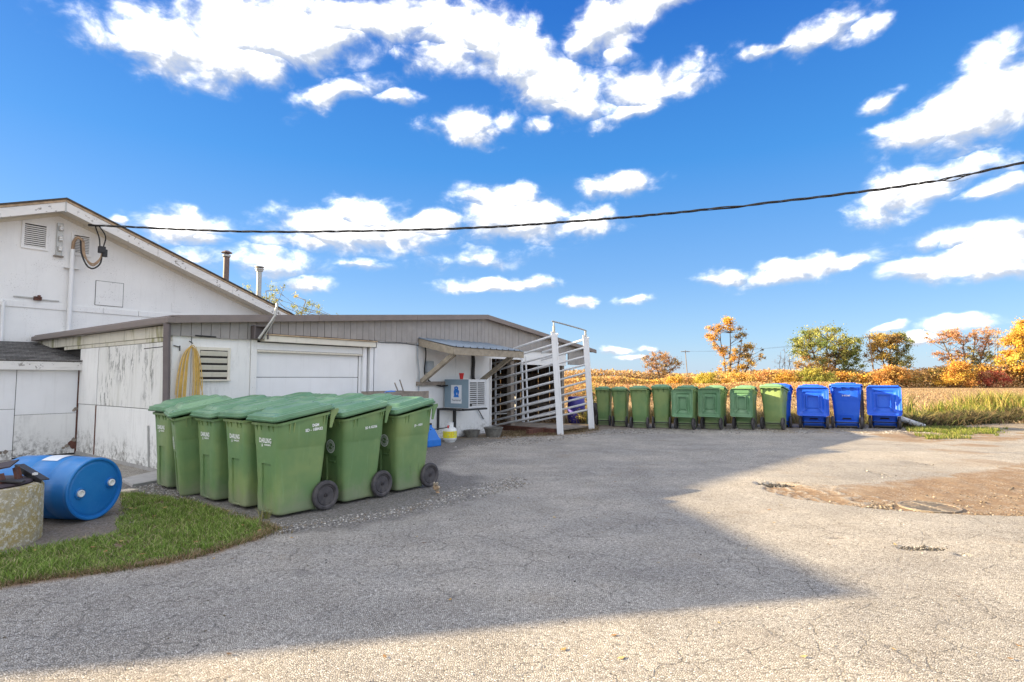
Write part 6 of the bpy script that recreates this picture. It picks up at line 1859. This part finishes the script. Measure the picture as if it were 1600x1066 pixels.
def tree(name, lb, x, y, trunks, vols, n, size, pal, ncl=90, gap=0.2, seed=1, tr=0.22, bark='bark', z0=-0.1, twigs=1.0, group='trees along the far field edge', cat='tree', crad=(0.5, 1.1)):
    """trunks: list of base offsets; vols: ellipsoids (cx, cy, cz, rx, ry, rz, weight, palette indices) relative to the base"""
    rs = random.Random(seed)
    root = empty(name, (x, y, z0), 0, lb, cat, group)
    cl = []
    tw = sum(v[6] for v in vols)
    for (cx, cy, cz, rx, ry, rz_, wt, ks) in vols:
        for _ in range(max(2, int(ncl * wt / tw))):
            while True:
                a, b, c = rs.uniform(-1, 1), rs.uniform(-1, 1), rs.uniform(-1, 1)
                q = a * a + b * b + c * c
                if q < 1 and q > 0.12: break
            if rs.random() < gap: continue
            cl.append((cx + a * rx, cy + b * ry, cz + c * rz_, rs.uniform(*crad), rs.choice(ks)))
    mb = MB()
    zmax = max(c[2] for c in cl)
    stems = []
    for (bx, by, tx, ty, h) in trunks:
        m = 7; pts = []
        for i in range(m):
            t = i / (m - 1)
            pts.append(Vector((bx + (tx - bx) * t + rs.uniform(-.12, .12) * (i > 0), by + (ty - by) * t + rs.uniform(-.12, .12) * (i > 0), h * t)))
        mb.tube(pts, [tr * (1 - 0.72 * i / (m - 1)) for i in range(m)], 6, cap=False)
        stems.append(pts)
    for c in cl:
        if rs.random() > twigs: continue
        P = Vector(c[:3]); st = rs.choice(stems) if rs.random() < .2 else min(stems, key=lambda s: min((s[i] - P).length for i in (3, 4, 5)))
        best = None
        for i in range(1, len(st)):
            if st[i].z < P.z - 0.25 * (P - st[i]).xy.length: best = st[i]
        if best is None: best = st[1]
        mid = best.lerp(P, 0.5) + Vector((rs.uniform(-.2, .2), rs.uniform(-.2, .2), -0.12 * (P - best).length * rs.uniform(0, 1)))
        mb.tube([best, mid, P], [tr * 0.30, tr * 0.18, tr * 0.06], 4, cap=False)
        for _ in range(2):
            e_ = P + Vector((rs.uniform(-1, 1), rs.uniform(-1, 1), rs.uniform(-0.3, 1))) * c[3] * 0.8
            mb.tube([mid.lerp(P, 0.6), e_], [tr * 0.12, tr * 0.04], 3, cap=False)
    mb.build('trunk', bark, root)
    if n:
        inst('crown', leaf_cloud(cl, n, size, pal, seed=seed), root)
    return root


def bush(name, lb, x, y, rx, ry, h, n, size, pal, seed=1, group=None, cat='bush', z0=-0.1):
    root = empty(name, (x, y, z0), 0, lb, cat, group)
    rs = random.Random(seed); cl = []
    for _ in range(34):
        a = rs.uniform(0, 2 * pi); r = rs.random() ** 0.6; zz = rs.random()
        cl.append((rx * r * cos(a) * (1 - 0.4 * zz), ry * r * sin(a) * (1 - .4 * zz), h * (0.12 + 0.78 * zz * (1 - 0.25 * r)), h * rs.uniform(0.10, 0.2) + 0.15, rs.randrange(len(pal))))
    mb = MB()
    for k in range(9):
        c = cl[k * 3]; mb.tube([(0.2 * c[0], 0.2 * c[1], 0), (c[0] * .6, c[1] * .6, c[2] * .6), c[:3]], [0.05, 0.035, 0.01], 4, cap=False)
    mb.build('stem', 'bark', root)
    inst('foliage', leaf_cloud(cl, n, size, pal, seed=seed + 100), root)
    return root


OR = [(0.50, 0.23, 0.035), (0.42, 0.16, 0.03), (0.55, 0.32, 0.06)]
YE = [(0.62, 0.40, 0.03), (0.55, 0.33, 0.03), (0.66, 0.30, 0.02), (0.52, 0.42, 0.06)]
BR = [(0.38, 0.21, 0.09), (0.30, 0.16, 0.07), (0.44, 0.27, 0.13), (0.36, 0.25, 0.09)]
GY = [(0.27, 0.27, 0.045), (0.20, 0.22, 0.04), (0.34, 0.28, 0.06), (0.12, 0.15, 0.035)]
PK = [(0.50, 0.27, 0.14), (0.46, 0.30, 0.16), (0.42, 0.19, 0.08), (0.30, 0.26, 0.08)]

# distant sparse brown tree, left
tree('brown_tree', 'small round orange-brown tree, leftmost on the skyline above the green bins', 36.9, 140, [(0, 0, -1.2, 0, 6), (0.3, 0, 1.4, 0, 6.5)], [(0, 0, 5.0, 5.0, 3.5, 3.4, 1, [0, 1, 2, 3])], 3600, 0.22, BR, 90, 0.15, 2, 0.2, crad=(0.6, 1.1))
# tall ragged tree with orange tufts
tree('ragged_tree', 'tall ragged tree with orange tufts at its upper left, thin open crown', 36.7, 95, [(0, 0, 0.3, 0, 11.0), (-0.4, 0, -1.4, 0.4, 9.5), (0.9, 0, 2.2, 0, 8.2), (1.6, 0, 4.0, -0.4, 6.5)],
     [(-2.9, 0, 8.9, 0.9, 0.9, 1.4, 0.5, [0, 1]), (-0.1, 0, 10.4, 0.9, 0.9, 1.5, 0.8, [0, 2]), (-1.9, 0, 10.0, 0.5, 0.6, 0.8, 0.25, [0, 2]), (-2.4, 0, 6.9, 0.5, 0.6, 0.8, 0.2, [1, 3]), (-0.9, 0, 6.5, 0.6, 0.7, 1.0, 0.3, [0]),
      (2.0, 0, 8.9, 1.0, 1.0, 1.2, 0.35, [3, 4]), (3.2, 0, 5.4, 2.6, 2.0, 2.3, 1.3, [3, 4, 5]), (0.2, 0, 3.6, 2.4, 1.8, 2.6, 1.3, [2, 5, 0])],
     8200, 0.17, [(0.56, 0.30, 0.04), (0.56, 0.34, 0.12), (0.60, 0.36, 0.04), (0.30, 0.22, 0.10), (0.20, 0.16, 0.07), (0.48, 0.33, 0.07)], 150, 0.2, 3, 0.16, crad=(0.30, 0.75))
tree('broad_tree', 'broad olive-green domed tree, widest crown in the middle of the skyline', 53.6, 96, [(0, 0, 0.2, 0, 8), (0.5, 0, 2.5, 0, 7.5), (-.4, 0, -2.6, 0, 7)],
     [(0, 0, 7.0, 6.0, 4.5, 3.2, 2.3, [0, 1, 3, 0]), (3.5, 0, 4.4, 2.6, 2.5, 2.3, 0.7, [1, 3, 3]), (-2.0, 0, 3.4, 3.6, 2.5, 2.0, 1.0, [2, 4, 4])], 13000, 0.20, [(0.34, 0.33, 0.07), (0.25, 0.27, 0.06), (0.42, 0.31, 0.10), (0.16, 0.21, 0.05), (0.46, 0.28, 0.10)], 190, 0.08, 4, 0.26, crad=(0.6, 1.2))
tree('two_tone_tree', 'round tree right of the wooden utility pole, golden left side and dark green right side', 63.8, 95, [(0, 0, 0.0, 0, 8), (0.3, 0, 1.3, 0, 7.5), (-.3, 0, -1.6, 0, 7)],
     [(-1.8, 0, 6.4, 2.2, 2.2, 2.7, 1.2, [0, 0, 1]), (-0.3, 0, 8.0, 1.9, 1.8, 1.5, 0.7, [1, 2]), (1.9, 0, 7.3, 1.8, 2.0, 2.0, 0.9, [3, 3, 2]), (1.6, 0, 4.2, 2.0, 1.8, 1.6, 0.6, [3, 4])],
     7600, 0.18, [(0.46, 0.32, 0.05), (0.40, 0.25, 0.05), (0.32, 0.20, 0.06), (0.20, 0.22, 0.06), (0.30, 0.28, 0.09)], 130, 0.15, 5, 0.2, crad=(0.45, 0.9))
tree('vase_tree', 'wide vase-shaped tree with bare limbs and sparse pinkish-orange leaves', 77.5, 96, [(0, 0, -0.5, 0, 8.5), (-.3, 0, -4.3, 0, 9.0), (0.3, 0, 1.8, 0, 9.6), (0.5, 0, 4.3, 0, 9.4)],
     [(-4.0, 0, 8.4, 2.6, 2, 1.6, 0.8, [0, 1, 2]), (-1.0, 0, 9.0, 2.5, 2, 1.3, 0.7, [0, 1]), (3.6, 0, 8.6, 2.4, 2, 2.3, 0.9, [1, 2, 0]), (-3.6, 0, 5.2, 1.8, 2, 1.0, 0.5, [2, 0]), (0.2, 0, 5.5, 2.0, 2, 1.6, 0.6, [2, 3]), (3.2, 0, 4.6, 2.4, 2, 1.8, 1.0, [3, 4, 4])],
     6000, 0.16, [(0.52, 0.30, 0.16), (0.48, 0.27, 0.12), (0.50, 0.23, 0.07), (0.38, 0.30, 0.08), (0.17, 0.18, 0.05)], 170, 0.2, 6, 0.2, crad=(0.35, 0.75), bark='pale_bark')
tree('golden_tree', 'bright golden-orange tree cut by the right edge', 84.2, 92, [(0, 0, 0.0, 0, 11), (0.4, 0, 2.5, 0, 11), (-.3, 0, -2, 0, 7)],
     [(1.2, 0, 8.4, 3.5, 3, 3.0, 1.4, [0, 1, 2]), (-1.8, 0, 7.9, 1.6, 1.6, 1.4, 0.4, [0, 1]), (-0.5, 0, 4.2, 4.6, 3, 2.4, 1.8, [0, 2, 3])], 15000, 0.20, YE, 180, 0.06, 7, 0.22, crad=(0.55, 1.1))
tree('bare_tree', 'thin leafless tree between the vase-shaped tree and the golden tree', 84.0, 98, [(0, 0, -1.4, 0, 10.3), (0, 0, 0.2, 0, 9.6), (0.3, 0, 1.0, 0, 10.2)], [(0, 0, 8, 1.8, 1, 2.6, 1, [0])], 120, 0.08, BR, 26, 0.1, 8, 0.11, bark='pale_bark', crad=(0.5, 0.9))
for k, (x, h) in enumerate(((45.0, 6.0), (46.0, 6.8), (47.2, 5.6))):
    tree('dead_sapling', ('shorter left', 'tallest middle', 'right-hand')[k] + ' of the three thin bare saplings left of the broad olive tree', x, 95, [(0, 0, rng.uniform(-.6, .6), 0, h), (0.1, 0, 0.8, 0, h * .7)], [(0, 0, h * .7, 0.9, .6, h * .25, 1, [0])], 60, 0.08, BR, 12, 0.1, 20 + k, 0.07, bark='pale_bark', group='bare saplings on the skyline', crad=(0.4, 0.7))
# tree standing behind the shed roof, only its thin top showing
tree('thin_leaved_tree', 'thin tree with sparse yellow-green leaves rising behind the shed and gable roofs', -11.6, 28.0, [(0, 0, -0.8, 0, 5.9), (0, 0, 1.2, 0, 5.4), (0.3, 0, 2.8, 0, 4.6)],
     [(-1.3, 0, 5.6, 1.1, 1.2, 0.7, 0.7, [0, 1]), (0.3, 0, 5.5, 1.2, 1.2, 0.9, 1.2, [0, 1, 2]), (2.0, 0, 4.6, 1.3, 1.2, 0.8, 0.8, [0, 3]), (0.5, 0, 4.2, 2.0, 1.2, 0.9, 0.8, [0, 3])], 1500, 0.05, [(0.42, 0.42, 0.10), (0.28, 0.30, 0.07), (0.52, 0.42, 0.06), (0.18, 0.20, 0.07)], 80, 0.2, 9, 0.06, group=None, crad=(0.12, 0.30), bark='pale_bark')

# bushes one can tell apart
bush('yellow_bush', 'rounded bright yellow bush left of the ragged tree', 30.9, 90, 2.1, 1.6, 3.0, 2400, 0.16, [(0.55, 0.42, 0.03), (0.48, 0.40, 0.04), (0.36, 0.32, 0.04)], 31)
bush('yellow_bush', 'small yellow-orange bush right of the far utility pole', 26.2, 90, 1.7, 1.3, 2.3, 1600, 0.15, YE, 32)
bush('yellow_bush', 'wide golden bush at the foot of the ragged tree', 36.6, 91, 3.3, 1.8, 2.9, 3600, 0.17, [(0.62, 0.38, 0.05), (0.55, 0.30, 0.05), (0.60, 0.42, 0.10)], 33)
bush('orange_bush', 'orange bush between the bare saplings and the broad olive tree', 44.0, 91, 1.9, 1.5, 3.0, 2000, 0.16, [(0.60, 0.30, 0.03), (0.62, 0.40, 0.04)], 34)
bush('red_bush', 'low pinkish-red bush on the skyline left of the bare saplings', 43.2, 97, 3.6, 1.6, 2.3, 1800, 0.15, [(0.40, 0.10, 0.07), (0.46, 0.18, 0.12), (0.42, 0.24, 0.14)], 35)
bush('green_bush', 'large yellow-green bush in front of the broad olive tree', 48.6, 90, 3.8, 2.0, 3.7, 5200, 0.17, [(0.30, 0.30, 0.04), (0.42, 0.36, 0.05), (0.20, 0.21, 0.04)], 36)
bush('orange_bush', 'broad orange bush below the two-tone tree right of the pole', 60.5, 90, 3.6, 1.8, 3.9, 5200, 0.17, [(0.56, 0.29, 0.05), (0.46, 0.24, 0.06), (0.50, 0.33, 0.08)], 37)
bush('orange_bush', 'tall bright orange-yellow bush at the left foot of the vase-shaped tree', 70.9, 90, 3.2, 1.8, 4.9, 6400, 0.17, [(0.60, 0.32, 0.03), (0.62, 0.40, 0.04), (0.52, 0.25, 0.04)], 38)
bush('red_bush', 'crimson bush between the vase-shaped tree and the golden tree', 76.4, 90, 2.9, 1.5, 3.1, 2800, 0.16, [(0.42, 0.05, 0.04), (0.50, 0.12, 0.06), (0.46, 0.22, 0.10)], 39)
bush('green_bush', 'small green-yellow shrub right behind the chute post at the left of the far bins', 3.2, 22.5, 0.5, 0.5, 1.45, 900, 0.05, [(0.22, 0.25, 0.05), (0.34, 0.30, 0.06), (0.28, 0.17, 0.06)], 40, z0=-0.07)
bush('yellow_plant', 'yellow-leaved plant standing between the purple barrel and the pale jug', 2.28, 18.3, 0.18, 0.16, 0.55, 420, 0.03, [(0.58, 0.48, 0.06), (0.45, 0.38, 0.06)], 41, cat='plant', z0=-0.05)

# the hedgerow growth behind and between them reads as one mass
def hedge_mass(name, x0, x1, y, hfun, n, size, pal, seed, depth=2.2):
    r_ = np.random.default_rng(seed)
    x = r_.uniform(x0, x1, n); yv = y + r_.normal(0, depth * .5, n)
    hh = hfun(x) * (0.70 + 0.6 * fbm(x, yv, 0.35, 4, seed))
    z = -0.1 + hh * r_.random(n) ** 0.75
    a = r_.normal(0, 1, (n, 3)); a /= np.linalg.norm(a, axis=1, keepdims=True)
    b = r_.normal(0, 1, (n, 3)); b -= a * (a * b).sum(1, keepdims=True); b /= np.linalg.norm(b, axis=1, keepdims=True)
    s = size * r_.uniform(0.5, 1.3, n)[:, None]; p = np.stack([x, yv, z], 1)
    v = np.stack([p - a * s, p - b * s * .6, p + a * s, p + b * s * .6], 1).reshape(-1, 3)
    pal = np.array(pal); kk = np.clip((fbm(x, z * 1.6 + yv, 0.30, 4, seed + 7) - 0.22) / 0.56 * len(pal), 0, len(pal) - 1).astype(int)
    kk = np.where(r_.random(n) < 0.3, r_.integers(0, len(pal), n), kk)
    c = pal[kk] * r_.uniform(0.8, 1.7, (n, 1))
    return tag(inst(name, raw_mesh(name, v, np.arange(4 * n), np.full(n, 4), 'tree_leaves', np.clip(np.repeat(c, 4, 0), 0, 0.9))), kind='stuff')
HP = [(0.45, 0.25, 0.11), (0.55, 0.31, 0.12), (0.58, 0.37, 0.17), (0.36, 0.24, 0.11), (0.50, 0.36, 0.12), (0.24, 0.21, 0.07), (0.60, 0.33, 0.06)]
hedge_mass('hedgerow', 40, 110, 93, lambda x: 2.5 + 0.9 * np.clip((x - 55) / 20, 0, 1), 42000, 0.17, HP, 51)
hedge_mass('hedgerow', -6, 42, 94, lambda x: 1.6 + 0.3 * np.sin(x * 0.5), 20000, 0.16, HP, 52)
hedge_mass('rough_growth', 1.5, 24, 47, lambda x: 1.05 + 0 * x, 20000, 0.08, [(0.40, 0.23, 0.11), (0.44, 0.29, 0.16), (0.34, 0.19, 0.10), (0.44, 0.31, 0.11), (0.27, 0.20, 0.10), (0.46, 0.25, 0.09)], 53, 3.0)
hedge_mass('rough_growth', 20, 37, 60, lambda x: 1.05 + 0 * x, 9000, 0.10, [(0.45, 0.26, 0.12), (0.50, 0.35, 0.18), (0.38, 0.25, 0.13), (0.44, 0.33, 0.12)], 54, 3.0)
# far wood closing the horizon
hedge_mass('distant_wood', -60, 260, 210, lambda x: 3.0 + 1.5 * np.sin(x * 0.05) ** 2, 30000, 0.5, [(0.42, 0.27, 0.13), (0.48, 0.32, 0.15), (0.34, 0.26, 0.12)], 55, 6)

# brush pile behind the blue bins
bp = empty('brush_pile', (12.6, 22.0, -0.07), 0, 'mound of cut brown brushwood behind the blue bins', 'brush pile')
mb = MB()
for k in range(330):
    a = random.uniform(0, pi); L = random.uniform(0.5, 1.5); cx_ = random.gauss(0, 0.75); cy_ = random.gauss(0, 0.6)
    top = 1.18 * math.exp(-(cx_ / 1.25) ** 2); cz_ = random.uniform(0.1, max(0.12, top))
    dz = random.uniform(-0.12, 0.12)
    p = Vector((cx_ - cos(a) * L / 2, cy_ - sin(a) * L / 2, max(0.02, cz_ - dz))); q = Vector((cx_ + cos(a) * L / 2, cy_ + sin(a) * L / 2, max(0.02, cz_ + dz)))
    mid = p.lerp(q, 0.5) + Vector((0, 0, random.uniform(0.03, 0.14)))
    mb.tube([p, mid, q], [0.012, 0.010, 0.004], 4, cap=False)
tag(mb.build('twigs', 'twig_wood', bp), kind='stuff')


# ------------------------------------------------------------------ utility poles and their wires
def pole(x, y, h, lean, lb, arm=1.3, r=0.12):
    p_ = empty('utility_pole', (x, y, -0.1), 0, lb, 'utility pole', 'wooden utility poles beyond the field')
    MB().tube([(0, 0, 0), (lean, 0, h)], [r, r * 0.7], 8).build('pole', 'pole_wood', p_, smooth=60)
    MB().beam((lean - arm, 0, h - 0.35), (lean + arm, 0, h - 0.35), 0.10, 0.12).build('cross_arm', 'pole_wood', p_)
    for k in (-1, -0.5, 0.5, 1):
        MB().lathe([(0.04, 0), (0.07, 0.06), (0.04, 0.14), (0.01, 0.16)], 8, Matrix.Translation((lean + k * (arm - 0.1), 0, h - 0.29))).build('insulator', 'galvanised', p_)
    return p_
pole(59.2, 92, 8.6, -0.75, 'wooden utility pole with a cross arm beside the two-tone tree', 0.75, 0.14)
pole(39.3, 126, 7.8, -0.5, 'thin distant utility pole standing alone left of the ragged tree', 1.0, 0.11)
wr = empty('power_line', (0, 0, 0), 0, 'faint power wires strung between the two distant poles and beyond the trees', 'power line')
for dx in (-0.6, 0.6):
    MB().tube(sag((39.3 + dx - .5, 126, 7.45), (58.45 + dx, 92, 8.25), 0.7, 14), 0.012, 4).build('wire', 'cable_rubber', wr)
    MB().tube(sag((58.45 + dx, 92, 8.25), (95 + dx, 80, 8.6), 0.7, 12), 0.012, 4).build('wire', 'cable_rubber', wr)
